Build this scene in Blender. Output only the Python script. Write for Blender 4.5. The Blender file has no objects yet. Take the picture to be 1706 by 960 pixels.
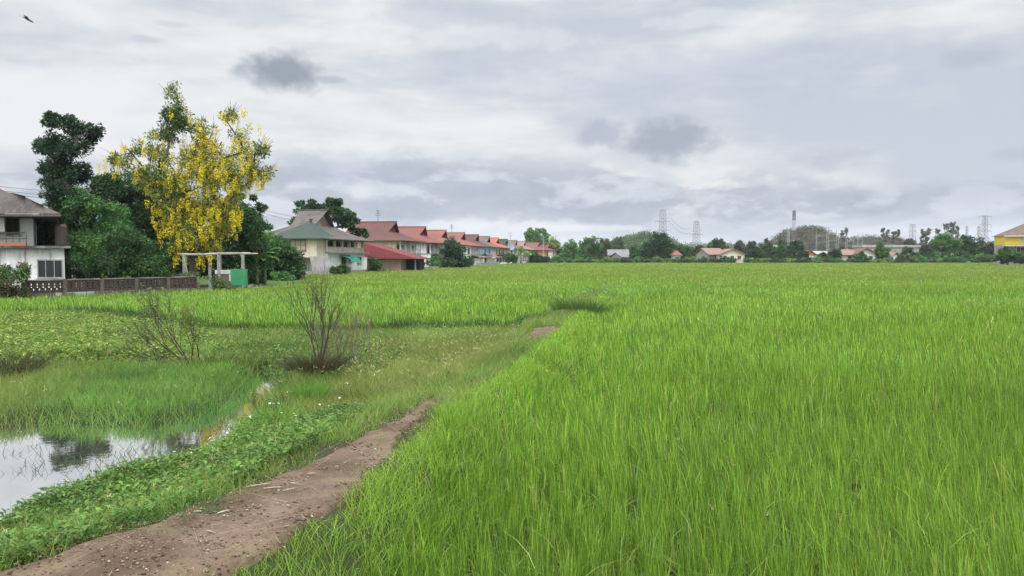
import bpy, math, random
import numpy as np
from mathutils import Vector, Matrix, Euler

R = math.radians
rng = np.random.default_rng(11)
random.seed(5)
SC = bpy.context.scene
COL = SC.collection

# ------------------------------------------------------------------ camera
CZ = 2.3
F = 1260.0
PITCH = math.atan(53 / 1260.0)
cam_d = bpy.data.cameras.new('camera')
cam = bpy.data.objects.new('camera', cam_d)
COL.objects.link(cam)
cam_d.sensor_width = 36
cam_d.lens = 36 * F / 1706
cam_d.clip_start = 0.1
cam_d.clip_end = 9000
cam.location = (0, 0, CZ)
cam.rotation_euler = (math.pi / 2 - PITCH, 0, 0)
SC.camera = cam

# ------------------------------------------------------------------ view
SC.render.engine = 'CYCLES'
SC.view_settings.view_transform = 'Standard'
SC.view_settings.look = 'None'
SC.view_settings.gamma = 1
SC.view_settings.exposure = 0.0
SC.cycles.use_denoising = True
SC.cycles.max_bounces = 6
SC.cycles.diffuse_bounces = 3
SC.cycles.transmission_bounces = 4
SC.cycles.transparent_max_bounces = 4
SC.cycles.volume_bounces = 0

# ------------------------------------------------------------------ sun and sky
SUN_EL, SUN_AZ = R(50), R(155)       # azimuth clockwise from +Y
sun_d = bpy.data.lights.new('sun', 'SUN')
sun = bpy.data.objects.new('sun', sun_d)
COL.objects.link(sun)
sun_d.energy = 1.5
sun_d.angle = R(25)
sun_d.color = (1.0, 0.97, 0.92)
sd = Vector((math.sin(SUN_AZ) * math.cos(SUN_EL), math.cos(SUN_AZ) * math.cos(SUN_EL), math.sin(SUN_EL)))
sun.rotation_euler = sd.to_track_quat('Z', 'Y').to_euler()

W = bpy.data.worlds.new('World')
SC.world = W
W.use_nodes = True
wt = W.node_tree
wt.nodes.clear()

class NT:
    """tiny helper for wiring nodes"""
    def __init__(s, t): s.t = t
    def n(s, ty, **k):
        nd = s.t.nodes.new(ty)
        for a, b in k.items(): setattr(nd, a, b)
        return nd
    def put(s, sock, v):
        if isinstance(v, bpy.types.NodeSocket): s.t.links.new(v, sock)
        else: sock.default_value = v
    def m(s, op, a, b=0.0, c=0.0, clamp=False):
        nd = s.n('ShaderNodeMath', operation=op, use_clamp=clamp)
        for i, v in enumerate((a, b, c)): s.put(nd.inputs[i], v)
        return nd.outputs[0]
    def mixc(s, f, a, b, blend='MIX'):
        nd = s.n('ShaderNodeMix', data_type='RGBA', blend_type=blend)
        nd.inputs[0].default_value = 0
        s.put(nd.inputs[0], f); s.put(nd.inputs[6], a); s.put(nd.inputs[7], b)
        return nd.outputs[2]
    def ramp(s, f, a, b, smooth=True):
        nd = s.n('ShaderNodeMapRange', interpolation_type='SMOOTHSTEP' if smooth else 'LINEAR')
        s.put(nd.inputs[0], f); nd.inputs[1].default_value = a; nd.inputs[2].default_value = b
        return nd.outputs[0]
    def noise(s, vec, scale, detail=4, rough=0.55, dist=0.0):
        nd = s.n('ShaderNodeTexNoise')
        if vec is not None: s.put(nd.inputs['Vector'], vec)
        nd.inputs['Scale'].default_value = scale
        nd.inputs['Detail'].default_value = detail
        nd.inputs['Roughness'].default_value = rough
        nd.inputs['Distortion'].default_value = dist
        return nd.outputs[0]
    def xyz(s, x, y, z):
        nd = s.n('ShaderNodeCombineXYZ')
        for i, v in enumerate((x, y, z)): s.put(nd.inputs[i], v)
        return nd.outputs[0]

def c4(c): return (c[0], c[1], c[2], 1.0)

w = NT(wt)
tc = w.n('ShaderNodeTexCoord')
sep = w.n('ShaderNodeSeparateXYZ')
wt.links.new(tc.outputs['Generated'], sep.inputs[0])
dx, dy, dz = sep.outputs
az = w.m('MULTIPLY', w.m('ARCTAN2', dx, dy), 57.29578)
el = w.m('MULTIPLY', w.m('ARCSINE', dz), 57.29578)
ae = w.xyz(az, w.m('MULTIPLY', el, 2.4), 0.0)
# high cloud sheet: broad soft streaks
n_big = w.noise(w.xyz(w.m('MULTIPLY', az, 0.045), w.m('MULTIPLY', el, 0.16), 3.1), 1.0, 5, 0.55, 0.4)
n_med = w.noise(w.xyz(w.m('MULTIPLY', az, 0.11), w.m('MULTIPLY', el, 0.42), 9.7), 1.0, 5, 0.55, 0.3)
sheet = w.m('ADD', w.m('MULTIPLY', n_big, 0.65), w.m('MULTIPLY', n_med, 0.35))
sheet = w.ramp(w.m('ADD', sheet, w.m('MULTIPLY', az, -0.0032)), 0.37, 0.62)
cl = w.mixc(sheet, c4((0.515, 0.56, 0.625)), c4((0.775, 0.785, 0.79)))
# low band of darker cumulus (about 3 to 10 degrees above the horizon)
puff = w.noise(w.xyz(w.m('MULTIPLY', az, 0.11), w.m('MULTIPLY', el, 0.27), 1.3), 1.0, 7, 0.52, 0.1)
band = w.m('MULTIPLY', w.ramp(el, 1.3, 3.0), w.m('SUBTRACT', 1.0, w.ramp(w.m('ADD', el, w.m('MULTIPLY', w.m('ABSOLUTE', w.m('ADD', az, 8.0)), 0.08)), 6.2, 9.6)))
pf = w.m('MULTIPLY', w.ramp(w.m('ADD', puff, w.m('MULTIPLY', band, 0.16)), 0.50, 0.60), band)
tex2 = w.noise(w.xyz(w.m('MULTIPLY', az, 0.3), w.m('MULTIPLY', el, 0.55), 5.3), 1.0, 6, 0.55, 0.0)
puff_up = w.noise(w.xyz(w.m('MULTIPLY', w.m('ADD', az, -0.5), 0.11), w.m('MULTIPLY', w.m('ADD', el, 0.9), 0.27), 1.3), 1.0, 7, 0.52, 0.1)
lit = w.ramp(w.m('SUBTRACT', puff, puff_up), -0.01, 0.09)
dark = w.mixc(w.m('MULTIPLY_ADD', lit, 0.75, w.m('MULTIPLY', w.ramp(tex2, 0.35, 0.65), 0.25)), c4((0.33, 0.375, 0.46)), c4((0.60, 0.64, 0.71)))
cl = w.mixc(w.m('MULTIPLY', pf, 0.85), cl, dark)
# bright broken strip near the horizon
hz = w.m('MULTIPLY', w.m('SUBTRACT', 1.0, w.ramp(el, 1.2, 4.0)), w.ramp(n_med, 0.36, 0.62))
cl = w.mixc(w.m('MULTIPLY', hz, 0.7), cl, c4((0.70, 0.75, 0.83)))
# white cumulus heads behind the row of houses
def blob(a0, e0, ra, re, seed, edge=0.55, rag=1.1, sc=0.5):
    nn = w.noise(w.xyz(w.m('MULTIPLY', az, sc), w.m('MULTIPLY', el, sc * 1.25), seed), 1.0, 5, 0.55)
    a = w.m('DIVIDE', w.m('SUBTRACT', az, a0), ra)
    e = w.m('DIVIDE', w.m('SUBTRACT', el, e0), re)
    d = w.m('SQRT', w.m('ADD', w.m('MULTIPLY', a, a), w.m('MULTIPLY', e, e)))
    d = w.m('ADD', d, w.m('MULTIPLY', w.m('SUBTRACT', nn, 0.5), rag * 2))
    return w.m('SUBTRACT', 1.0, w.ramp(d, 1.0 - edge, 1.0 + edge * 0.35))
def aim(px, py):
    v = Vector(((px - 853) / F, 1.0, (480 - py) / F))
    v.rotate(Euler((-PITCH, 0, 0)))
    return math.degrees(math.atan2(v.x, v.y)), math.degrees(math.atan2(v.z, math.hypot(v.x, v.y)))
for (px, py, rx, ry, s, k) in ((775, 372, 62, 16, 4.4, 0.6), (600, 318, 30, 14, 7.7, 0.35), (955, 380, 120, 6, 2.2, 0.6), (1560, 385, 200, 8, 8.2, 0.3), (800, 60, 200, 22, 6.1, 0.35), (1180, 30, 90, 14, 3.3, 0.4)):
    a0, e0 = aim(px, py)
    cl = w.mixc(w.m('MULTIPLY', blob(a0, e0, rx / 22.0, ry / 22.0, s), k), cl, c4((0.80, 0.82, 0.85)))
# small dark scud clouds
for (px, py, rx, ry, s, k, cc) in ((470, 118, 68, 33, 1.7, 0.92, (0.26, 0.29, 0.34)), (545, 132, 32, 7, 21.7, 0.5, (0.33, 0.36, 0.42)),
        (1000, 222, 44, 26, 12.3, 0.7, (0.36, 0.39, 0.46)), (1112, 232, 80, 40, 5.9, 0.85, (0.31, 0.34, 0.40)),
        (1620, 95, 42, 17, 14.1, 0.4, (0.36, 0.40, 0.48)), (1385, 262, 56, 20, 9.9, 0.4, (0.36, 0.40, 0.48)),
        (1692, 255, 30, 12, 3.9, 0.4, (0.40, 0.43, 0.5)), (245, 65, 30, 6, 19.0, 0.35, (0.4, 0.43, 0.5)), (285, 40, 26, 5, 23.0, 0.3, (0.4, 0.43, 0.5)),
        (1150, 130, 420, 50, 2.5, 0.35, (0.42, 0.46, 0.56)), (560, 280, 90, 36, 17.5, 0.4, (0.40, 0.44, 0.52)), (30, 275, 70, 30, 7.1, 0.4, (0.42, 0.45, 0.52)), (700, 25, 90, 25, 31.0, 0.4, (0.45, 0.49, 0.57))):
    a0, e0 = aim(px, py)
    cl = w.mixc(w.m('MULTIPLY', blob(a0, e0, rx / 22.0, ry / 22.0, s, 0.62, 0.6, 0.65), k), cl, c4((cc[0], cc[1] * 1.02, cc[2] * 1.06)))
# overcast brighter overhead; brightness added there and behind the camera to light the scene
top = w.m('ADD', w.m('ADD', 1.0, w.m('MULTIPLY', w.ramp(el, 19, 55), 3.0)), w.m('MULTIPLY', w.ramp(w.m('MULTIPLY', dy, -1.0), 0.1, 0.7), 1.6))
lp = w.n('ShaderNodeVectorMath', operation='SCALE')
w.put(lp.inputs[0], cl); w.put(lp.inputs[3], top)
sky = w.n('ShaderNodeTexSky', sky_type='NISHITA')
sky.sun_disc = False
sky.sun_elevation = SUN_EL
sky.sun_rotation = SUN_AZ
sky.dust_density = 3.0
b1 = w.n('ShaderNodeBackground'); wt.links.new(sky.outputs[0], b1.inputs[0]); b1.inputs[1].default_value = 0.08
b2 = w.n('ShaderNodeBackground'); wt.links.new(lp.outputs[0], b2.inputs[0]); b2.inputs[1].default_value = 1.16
mx = w.n('ShaderNodeMixShader'); mx.inputs[0].default_value = 0.93
wt.links.new(b1.outputs[0], mx.inputs[1]); wt.links.new(b2.outputs[0], mx.inputs[2])
wo = w.n('ShaderNodeOutputWorld'); wt.links.new(mx.outputs[0], wo.inputs[0])

# ------------------------------------------------------------------ measuring helpers
def zat(py, D):
    """height of something seen at image row py from the camera, D metres away"""
    return CZ + D * math.tan(math.atan((480 - py) / F) - PITCH)
def xat(px, D): return (px - 853) / F * D
def gp(px, py, z=0.0):
    """ground point at height z seen at px, py"""
    v = Vector(((px - 853) / F, 1.0, (480 - py) / F)); v.rotate(Euler((-PITCH, 0, 0)))
    t = (z - CZ) / v.z
    return (v.x * t, v.y * t)
def poly(pts, z=0.0): return np.array([gp(a, b, z) for a, b in pts])
def inside(P, X, Y):
    r = np.zeros(X.shape, bool)
    n = len(P); j = n - 1
    for i in range(n):
        xi, yi = P[i]; xj, yj = P[j]
        c = ((yi > Y) != (yj > Y)) & (X < (xj - xi) * (Y - yi) / ((yj - yi) + 1e-12) + xi)
        r ^= c; j = i
    return r
def sdist(P, X, Y, closed=True):
    """distance to a polyline"""
    d = np.full(X.shape, 1e9)
    n = len(P)
    for i in range(n if closed else n - 1):
        a = P[i]; b = P[(i + 1) % n]
        ex, ey = b - a
        t = np.clip(((X - a[0]) * ex + (Y - a[1]) * ey) / (ex * ex + ey * ey + 1e-12), 0, 1)
        d = np.minimum(d, np.hypot(X - a[0] - t * ex, Y - a[1] - t * ey))
    return d
def signed(P, X, Y):
    d = sdist(P, X, Y)
    return np.where(inside(P, X, Y), d, -d)
def sstep(a, b, x):
    t = np.clip((x - a) / (b - a), 0, 1); return t * t * (3 - 2 * t)
_T = np.random.default_rng(3).random((64, 64))
def vnoise(x, y, s=1.0, o=0.0):
    x = np.asarray(x) / s + o; y = np.asarray(y) / s + o * 1.7
    xi = np.floor(x).astype(int); yi = np.floor(y).astype(int)
    fx = x - xi; fy = y - yi
    fx = fx * fx * (3 - 2 * fx); fy = fy * fy * (3 - 2 * fy)
    g = lambda a, b: _T[a % 64, b % 64]
    return (g(xi, yi) * (1 - fx) + g(xi + 1, yi) * fx) * (1 - fy) + (g(xi, yi + 1) * (1 - fx) + g(xi + 1, yi + 1) * fx) * fy
def fnoise(x, y, s=1.0, o=0.0):
    return 0.55 * vnoise(x, y, s, o) + 0.3 * vnoise(x, y, s * 0.47, o + 7) + 0.15 * vnoise(x, y, s * 0.21, o + 13)

# ------------------------------------------------------------------ object helpers
def link(o, parent=None):
    COL.objects.link(o)
    if parent is not None: o.parent = parent
    return o
def tag(o, label=None, cat=None, group=None, kind=None):
    if label: o['label'] = label
    if cat: o['category'] = cat
    if group: o['group'] = group
    if kind: o['kind'] = kind
    return o
def empty(name, loc=(0, 0, 0), rz=0.0, label=None, cat=None, group=None):
    o = bpy.data.objects.new(name, None)
    o.empty_display_size = 0.3
    o.location = loc; o.rotation_euler = (0, 0, rz)
    link(o)
    return tag(o, label, cat, group)
def copy_tree(o, parent=None):
    c = o.copy(); COL.objects.link(c)
    if parent is not None: c.parent = parent
    for ch in [x for x in COL.objects if x.parent == o and x != c]: copy_tree(ch, c)
    return c

def np_mesh(name, V, quads, tris, mat, parent=None, col=None, smooth=False):
    me = bpy.data.meshes.new(name)
    V = np.asarray(V, np.float32)
    quads = np.asarray(quads, np.int32).reshape(-1, 4); tris = np.asarray(tris, np.int32).reshape(-1, 3)
    me.vertices.add(len(V)); me.vertices.foreach_set('co', V.ravel())
    nl = quads.size + tris.size
    me.loops.add(nl)
    me.loops.foreach_set('vertex_index', np.concatenate([quads.ravel(), tris.ravel()]).astype(np.int32))
    me.polygons.add(len(quads) + len(tris))
    ls = np.concatenate([np.arange(len(quads)) * 4, quads.size + np.arange(len(tris)) * 3]).astype(np.int32)
    me.polygons.foreach_set('loop_start', ls)
    if smooth: me.polygons.foreach_set('use_smooth', np.ones(len(ls), bool))
    me.update(calc_edges=True)
    if col is not None:
        a = me.color_attributes.new('Col', 'FLOAT_COLOR', 'POINT')
        c = np.ones((len(V), 4), np.float32); c[:, :3] = col
        a.data.foreach_set('color', c.ravel())
    me.materials.append(mat)
    o = bpy.data.objects.new(name, me)
    return link(o, parent)

class MB:
    """collects simple solids and links them as one mesh object"""
    def __init__(s, M=None): s.v = []; s.f = []; s.M = M
    def add(s, vs, fs, M=None):
        k = len(s.v)
        for p in vs:
            p = Vector(p)
            if M is not None: p = M @ p
            if s.M is not None: p = s.M @ p
            s.v.append(tuple(p))
        s.f += [tuple(i + k for i in f) for f in fs]
        return s
    def box(s, x0, x1, y0, y1, z0, z1, M=None):
        return s.add([(x0, y0, z0), (x1, y0, z0), (x1, y1, z0), (x0, y1, z0), (x0, y0, z1), (x1, y0, z1), (x1, y1, z1), (x0, y1, z1)],
                     [(0, 3, 2, 1), (4, 5, 6, 7), (0, 1, 5, 4), (1, 2, 6, 5), (2, 3, 7, 6), (3, 0, 4, 7)], M)
    def tube(s, pts, r, n=6, cap=True):
        pts = [Vector(p) for p in pts]
        if not hasattr(r, '__len__'): r = [r] * len(pts)
        vs, fs = [], []
        for i, p in enumerate(pts):
            d = (pts[min(i + 1, len(pts) - 1)] - pts[max(i - 1, 0)])
            if d.length < 1e-9: d = Vector((0, 0, 1))
            d.normalize()
            a = d.cross(Vector((0.31, 0.17, 0.93)) if abs(d.z) < 0.9 else Vector((1, 0.1, 0))).normalized()
            b = d.cross(a)
            for k in range(n):
                t = 2 * math.pi * k / n
                vs.append(p + (a * math.cos(t) + b * math.sin(t)) * r[i])
        for i in range(len(pts) - 1):
            for k in range(n):
                fs.append((i * n + k, i * n + (k + 1) % n, (i + 1) * n + (k + 1) % n, (i + 1) * n + k))
        if cap:
            fs.append(tuple(range(n))[::-1]); fs.append(tuple((len(pts) - 1) * n + k for k in range(n)))
        return s.add(vs, fs)
    def prism(s, poly2, h0, h1, axis='y', M=None):
        """extrude a 2-D outline (in xz when axis is y, in yz when x, in xy when z)"""
        n = len(poly2)
        def P(a, b, h): return {'y': (a, h, b), 'x': (h, a, b), 'z': (a, b, h)}[axis]
        vs = [P(a, b, h0) for a, b in poly2] + [P(a, b, h1) for a, b in poly2]
        fs = [tuple(range(n))[::-1], tuple(range(n, 2 * n))] + [(i, (i + 1) % n, (i + 1) % n + n, i + n) for i in range(n)]
        return s.add(vs, fs, M)
    def build(s, name, mat, parent=None, smooth=False):
        me = bpy.data.meshes.new(name)
        me.from_pydata(s.v, [], s.f); me.update()
        if smooth: me.polygons.foreach_set('use_smooth', np.ones(len(me.polygons), bool))
        me.materials.append(mat)
        return link(bpy.data.objects.new(name, me), parent)

# ------------------------------------------------------------------ materials
MATS = {}
def mat(name, c, rough=0.8, c2=None, scale=3.0, lo=0.4, hi=0.65, bump=0.0, bscale=30.0, course=0.0, spec=0.3, streak=None, metal=0.0):
    """plain surface: colour c with patches of c2, optional bump, roof courses and rain streaks"""
    if name in MATS: return MATS[name]
    m = bpy.data.materials.new(name); m.use_nodes = True
    t = NT(m.node_tree); bs = m.node_tree.nodes['Principled BSDF']
    bs.inputs['Roughness'].default_value = rough
    bs.inputs['Specular IOR Level'].default_value = spec
    bs.inputs['Metallic'].default_value = metal
    co = t.n('ShaderNodeTexCoord').outputs['Object']
    base = c4(c)
    if c2 is not None:
        f = t.ramp(t.noise(co, scale, 6, 0.6), lo, hi)
        base = t.mixc(f, c4(c), c4(c2))
        f2 = t.noise(co, scale * 7, 4, 0.6)
        base = t.mixc(t.m('MULTIPLY', t.ramp(f2, 0.35, 0.75), 0.35), base, c4([x * 0.62 for x in c]))
    if streak is not None:
        sp = t.n('ShaderNodeSeparateXYZ'); m.node_tree.links.new(co, sp.inputs[0])
        sv = t.xyz(t.m('MULTIPLY', sp.outputs[0], 2.2), t.m('MULTIPLY', sp.outputs[1], 2.2), t.m('MULTIPLY', sp.outputs[2], 0.22))
        f = t.ramp(t.noise(sv, 1.6, 5, 0.65), 0.5, 0.75)
        base = t.mixc(t.m('MULTIPLY', f, 0.75), base, c4(streak))
    h = None
    if course:
        sp = t.n('ShaderNodeSeparateXYZ'); m.node_tree.links.new(co, sp.inputs[0])
        fr = t.m('FRACT', t.m('DIVIDE', sp.outputs[2], course))
        line = t.m('SUBTRACT', 1.0, t.ramp(fr, 0.0, 0.22))
        base = t.mixc(t.m('MULTIPLY', line, 0.35), base, c4([x * 0.45 for x in c]))
        h = fr
    t.put(bs.inputs['Base Color'], base)
    if bump or h is not None:
        bn = t.n('ShaderNodeBump'); bn.inputs['Strength'].default_value = bump or 0.3
        bn.inputs['Distance'].default_value = 0.03
        t.put(bn.inputs['Height'], h if h is not None else t.noise(co, bscale, 5, 0.6))
        m.node_tree.links.new(bn.outputs[0], bs.inputs['Normal'])
    MATS[name] = m
    return m
def leafmat(name, trans=0.35, rough=0.55, spec=0.25, gain=1.0, vary=0.3, vscale=0.5):
    """leaf surface coloured per leaf by the mesh's own colours"""
    if name in MATS: return MATS[name]
    m = bpy.data.materials.new(name); m.use_nodes = True
    t = NT(m.node_tree); nt = m.node_tree; bs = nt.nodes['Principled BSDF']
    at = t.n('ShaderNodeAttribute', attribute_name='Col')
    co = t.n('ShaderNodeTexCoord').outputs['Object']
    f = t.noise(co, vscale, 3, 0.6)
    sc = t.n('ShaderNodeVectorMath', operation='SCALE'); t.put(sc.inputs[0], at.outputs[0])
    t.put(sc.inputs[3], t.m('MULTIPLY', t.m('ADD', 1 - vary / 2, t.m('MULTIPLY', f, vary)), gain))
    t.put(bs.inputs['Base Color'], sc.outputs[0])
    bs.inputs['Roughness'].default_value = rough
    bs.inputs['Specular IOR Level'].default_value = spec
    tr = t.n('ShaderNodeBsdfTranslucent'); t.put(tr.inputs[0], sc.outputs[0])
    mx = t.n('ShaderNodeMixShader'); mx.inputs[0].default_value = trans
    nt.links.new(bs.outputs[0], mx.inputs[1]); nt.links.new(tr.outputs[0], mx.inputs[2])
    nt.links.new(mx.outputs[0], nt.nodes['Material Output'].inputs[0])
    MATS[name] = m
    return m

# ------------------------------------------------------------------ the lie of the land
PATH = np.array([(-6.5, -1.5), (-4.2, 1.6), (-2.75, 3.3), (-2.2, 4.1), (-1.66, 5.06), (-1.4, 6.25), (-1.17, 7.9), (-0.65, 10.5), (0.05, 14.5), (0.75, 19.0), (1.9, 26.0), (3.4, 34.0), (5.5, 46.0), (8, 60)])
POND = poly([(-420, 1010), (-60, 930), (0, 896), (60, 860), (120, 832), (205, 808), (316, 778), (384, 744), (422, 712), (436, 690), (444, 668), (470, 644), (476, 628), (440, 620), (408, 624), (420, 640), (404, 664), (330, 700), (240, 711), (90, 704), (0, 712), (-420, 740)], 0.1)
BACKCH = poly([(-520, 660), (-100, 642), (0, 634), (110, 620), (200, 615), (330, 618), (330, 606), (200, 603), (100, 606), (0, 612), (-100, 616), (-520, 628)], 0.1)
def path_d(X, Y):
    """signed distance from the footpath's middle, positive on the right"""
    d = np.full(X.shape, 1e9); sg = np.ones(X.shape)
    for i in range(len(PATH) - 1):
        a, b = PATH[i], PATH[i + 1]; e = b - a
        t = np.clip(((X - a[0]) * e[0] + (Y - a[1]) * e[1]) / (e @ e), 0, 1)
        px = X - a[0] - t * e[0]; py = Y - a[1] - t * e[1]
        dd = np.hypot(px, py); c = e[0] * py - e[1] * px
        u = dd < d
        d = np.where(u, dd, d); sg = np.where(u, np.where(c > 0, -1, 1), sg)
    return d * sg
def zpath(Y): return np.interp(Y, [0, 5, 12, 20, 30, 60], [0.62, 0.58, 0.42, 0.3, 0.22, 0.05])
def ground(X, Y):
    X = np.asarray(X, float); Y = np.asarray(Y, float)
    d = path_d(X, Y); zp = zpath(Y)
    nz = (fnoise(X, Y, 1.3) - 0.5)
    right = zp - sstep(0.45, 1.3, d) * (zp - 0.04)
    lowl = 0.2 * (1 - sstep(19, 23, Y)) + 0.02
    left = np.maximum(zp - np.clip(-d - 0.4, 0, 9) * 0.26, lowl)
    z = np.where(d > 0, right, left)
    near = (1 - sstep(26, 40, Y)) * (1 - sstep(18, 30, np.abs(X)))
    z = z + nz * 0.07 * near * np.where(np.abs(d) < 0.45, 0.5, 1.0)
    z = np.maximum(z, np.where(d < -0.3, 0.17 * near, -1))
    for P, dep in ((POND, 0.7), (BACKCH, 0.5)):
        s = signed(P, X, Y) + (fnoise(X, Y, 0.5, 5) - 0.5) * 0.25
        wgt = sstep(-0.35, 0.0, s)
        z = z * (1 - wgt) + (0.1 - np.clip(s, -0.3, 0.8) * 0.35) * wgt
    return np.where((np.abs(X) > 40) | (Y > 60), 0.0, z)
def nonuni(segs):
    out = [segs[0][0]]
    for a, b, st in segs:
        n = max(1, int(round((b - a) / st)))
        out += list(np.linspace(a, b, n + 1)[1:])
    return np.array(out)
gx = nonuni([(-6000, -600, 1800), (-600, -60, 90), (-60, -16, 4), (-16, 6, 0.13), (6, 60, 4.5), (60, 600, 90), (600, 6000, 1800)])
gy = nonuni([(-600, -30, 190), (-30, 1, 6), (1, 12, 0.13), (12, 30, 0.22), (30, 60, 3), (60, 600, 60), (600, 8000, 1800)])
GX, GY = np.meshgrid(gx, gy)
GZ = ground(GX, GY)
def gz(x, y): return float(ground(np.array([x]), np.array([y]))[0])

gm = bpy.data.materials.new('soil'); gm.use_nodes = True
t = NT(gm.node_tree); bs = gm.node_tree.nodes['Principled BSDF']
co = t.n('ShaderNodeTexCoord').outputs['Object']
near_c = t.mixc(t.ramp(t.noise(co, 1.3, 6, 0.6), 0.35, 0.65), c4((0.045, 0.038, 0.02)), c4((0.035, 0.045, 0.016)))
far_c = t.mixc(t.ramp(t.noise(co, 0.06, 6, 0.6), 0.35, 0.65), c4((0.06, 0.12, 0.025)), c4((0.08, 0.11, 0.03)))
spx = t.n('ShaderNodeSeparateXYZ'); gm.node_tree.links.new(co, spx.inputs[0])
base = t.mixc(t.ramp(spx.outputs[1], 20, 60), near_c, far_c)
t.put(bs.inputs['Base Color'], base); bs.inputs['Roughness'].default_value = 0.9
bs.inputs['Specular IOR Level'].default_value = 0.15
bn = t.n('ShaderNodeBump'); bn.inputs['Strength'].default_value = 0.5; bn.inputs['Distance'].default_value = 0.03
t.put(bn.inputs['Height'], t.noise(co, 18, 6, 0.65)); gm.node_tree.links.new(bn.outputs[0], bs.inputs['Normal'])
nx, ny = len(gx), len(gy)
idx = np.arange(nx * ny).reshape(ny, nx)
q = np.stack([idx[:-1, :-1], idx[:-1, 1:], idx[1:, 1:], idx[1:, :-1]], -1).reshape(-1, 4)
go = np_mesh('ground', np.stack([GX, GY, GZ], -1).reshape(-1, 3), q, [], gm, smooth=True)
tag(go, kind='structure')

# water: one level sheet under the low ground
xs = np.arange(-17, -1.8, 0.25); ys = np.arange(3.0, 18.5, 0.25)
WX, WY = np.meshgrid(xs, ys)
low = ground(WX, WY) < 0.115
k = low.copy()
for a in (-1, 0, 1):
    for b in (-1, 0, 1): k |= np.roll(np.roll(low, a, 0), b, 1)
wi = np.arange(WX.size).reshape(WX.shape)
cell = (k[:-1, :-1] | k[1:, :-1] | k[:-1, 1:] | k[1:, 1:])
q = np.stack([wi[:-1, :-1][cell], wi[:-1, 1:][cell], wi[1:, 1:][cell], wi[1:, :-1][cell]], -1)
wm = bpy.data.materials.new('pond_water'); wm.use_nodes = True
t = NT(wm.node_tree); bs = wm.node_tree.nodes['Principled BSDF']
bs.inputs['Base Color'].default_value = (0.05, 0.055, 0.035, 1); bs.inputs['Roughness'].default_value = 0.5
gl = t.n('ShaderNodeBsdfGlossy'); gl.inputs[0].default_value = (0.93, 0.93, 0.93, 1); gl.inputs[1].default_value = 0.03
bn = t.n('ShaderNodeBump'); bn.inputs['Strength'].default_value = 0.035; bn.inputs['Distance'].default_value = 0.02
co = t.n('ShaderNodeTexCoord').outputs['Object']
t.put(bn.inputs['Height'], t.noise(co, 5.0, 3, 0.5)); wm.node_tree.links.new(bn.outputs[0], gl.inputs['Normal'])
mx = t.n('ShaderNodeMixShader')
fr = t.n('ShaderNodeFresnel'); fr.inputs[0].default_value = 1.33
t.put(mx.inputs[0], t.m('MULTIPLY_ADD', fr.outputs[0], 0.8, 0.68, clamp=True))
wm.node_tree.links.new(bs.outputs[0], mx.inputs[1]); wm.node_tree.links.new(gl.outputs[0], mx.inputs[2])
wm.node_tree.links.new(mx.outputs[0], wm.node_tree.nodes['Material Output'].inputs[0])
wo_ = np_mesh('pond_water', np.stack([WX, WY, np.full(WX.shape, 0.1)], -1).reshape(-1, 3), q, [], wm)
tag(wo_, kind='structure')

# the trodden footpath: a strip 8 mm above the ground with ragged edges
def path_strip(y0, y1, wfun, seed):
    ss = np.linspace(0, 1, 400)
    seg = np.hypot(*np.diff(PATH, axis=0).T); cum = np.concatenate([[0], np.cumsum(seg)])
    s = np.linspace(0, cum[-1], 1400)
    cx = np.interp(s, cum, PATH[:, 0]); cy = np.interp(s, cum, PATH[:, 1])
    cx = np.convolve(np.pad(cx, 20, 'edge'), np.ones(41) / 41, 'valid'); cy = np.convolve(np.pad(cy, 20, 'edge'), np.ones(41) / 41, 'valid')
    m = (cy > y0) & (cy < y1); cx, cy, s = cx[m], cy[m], s[m]
    tx = np.gradient(cx); ty = np.gradient(cy); L = np.hypot(tx, ty); tx /= L; ty /= L
    wL = wfun(cy)[0] + (fnoise(s, s * 0 + seed, 0.35) - 0.5) * 0.22
    wR = wfun(cy)[1] + (fnoise(s, s * 0 + seed + 3, 0.35) - 0.5) * 0.22
    ts = np.linspace(0, 1, 27)
    X = cx[:, None] + (-wL[:, None] + (wL + wR)[:, None] * ts) * ty[:, None]
    Y = cy[:, None] - (-wL[:, None] + (wL + wR)[:, None] * ts) * tx[:, None]
    Z = ground(X, Y) + 0.034 + ((fnoise(X, Y, .22, 3) - .5) * .035 + (fnoise(X, Y, .07, 9) - .5) * .016) * np.sin(np.pi * ts)[None, :] ** .5
    Z[:, 0] -= 0.06; Z[:, -1] -= 0.06
    Z[0] -= 0.02; Z[-1] -= 0.02
    n = len(s); ii = np.arange(n * 27).reshape(n, 27)
    q = np.stack([ii[:-1, :-1], ii[:-1, 1:], ii[1:, 1:], ii[1:, :-1]], -1).reshape(-1, 4)
    return np.stack([X, Y, Z], -1).reshape(-1, 3), q
pm = bpy.data.materials.new('trodden_earth'); pm.use_nodes = True
t = NT(pm.node_tree); bs = pm.node_tree.nodes['Principled BSDF']
co = t.n('ShaderNodeTexCoord').outputs['Object']
b = t.mixc(t.ramp(t.noise(co, 2.2, 8, 0.65), 0.35, 0.65), c4((0.10, 0.066, 0.043)), c4((0.19, 0.135, 0.092)))
b = t.mixc(t.m('MULTIPLY', t.ramp(t.noise(co, 26, 6, 0.7), 0.45, 0.7), 0.6), b, c4((0.075, 0.05, 0.034)))
b = t.mixc(t.ramp(t.noise(co, 60, 3, 0.6), 0.68, 0.76), b, c4((0.3, 0.26, 0.19)))
t.put(bs.inputs['Base Color'], b); bs.inputs['Roughness'].default_value = 0.9; bs.inputs['Specular IOR Level'].default_value = 0.15
bn = t.n('ShaderNodeBump'); bn.inputs['Strength'].default_value = 0.9; bn.inputs['Distance'].default_value = 0.03
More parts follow.
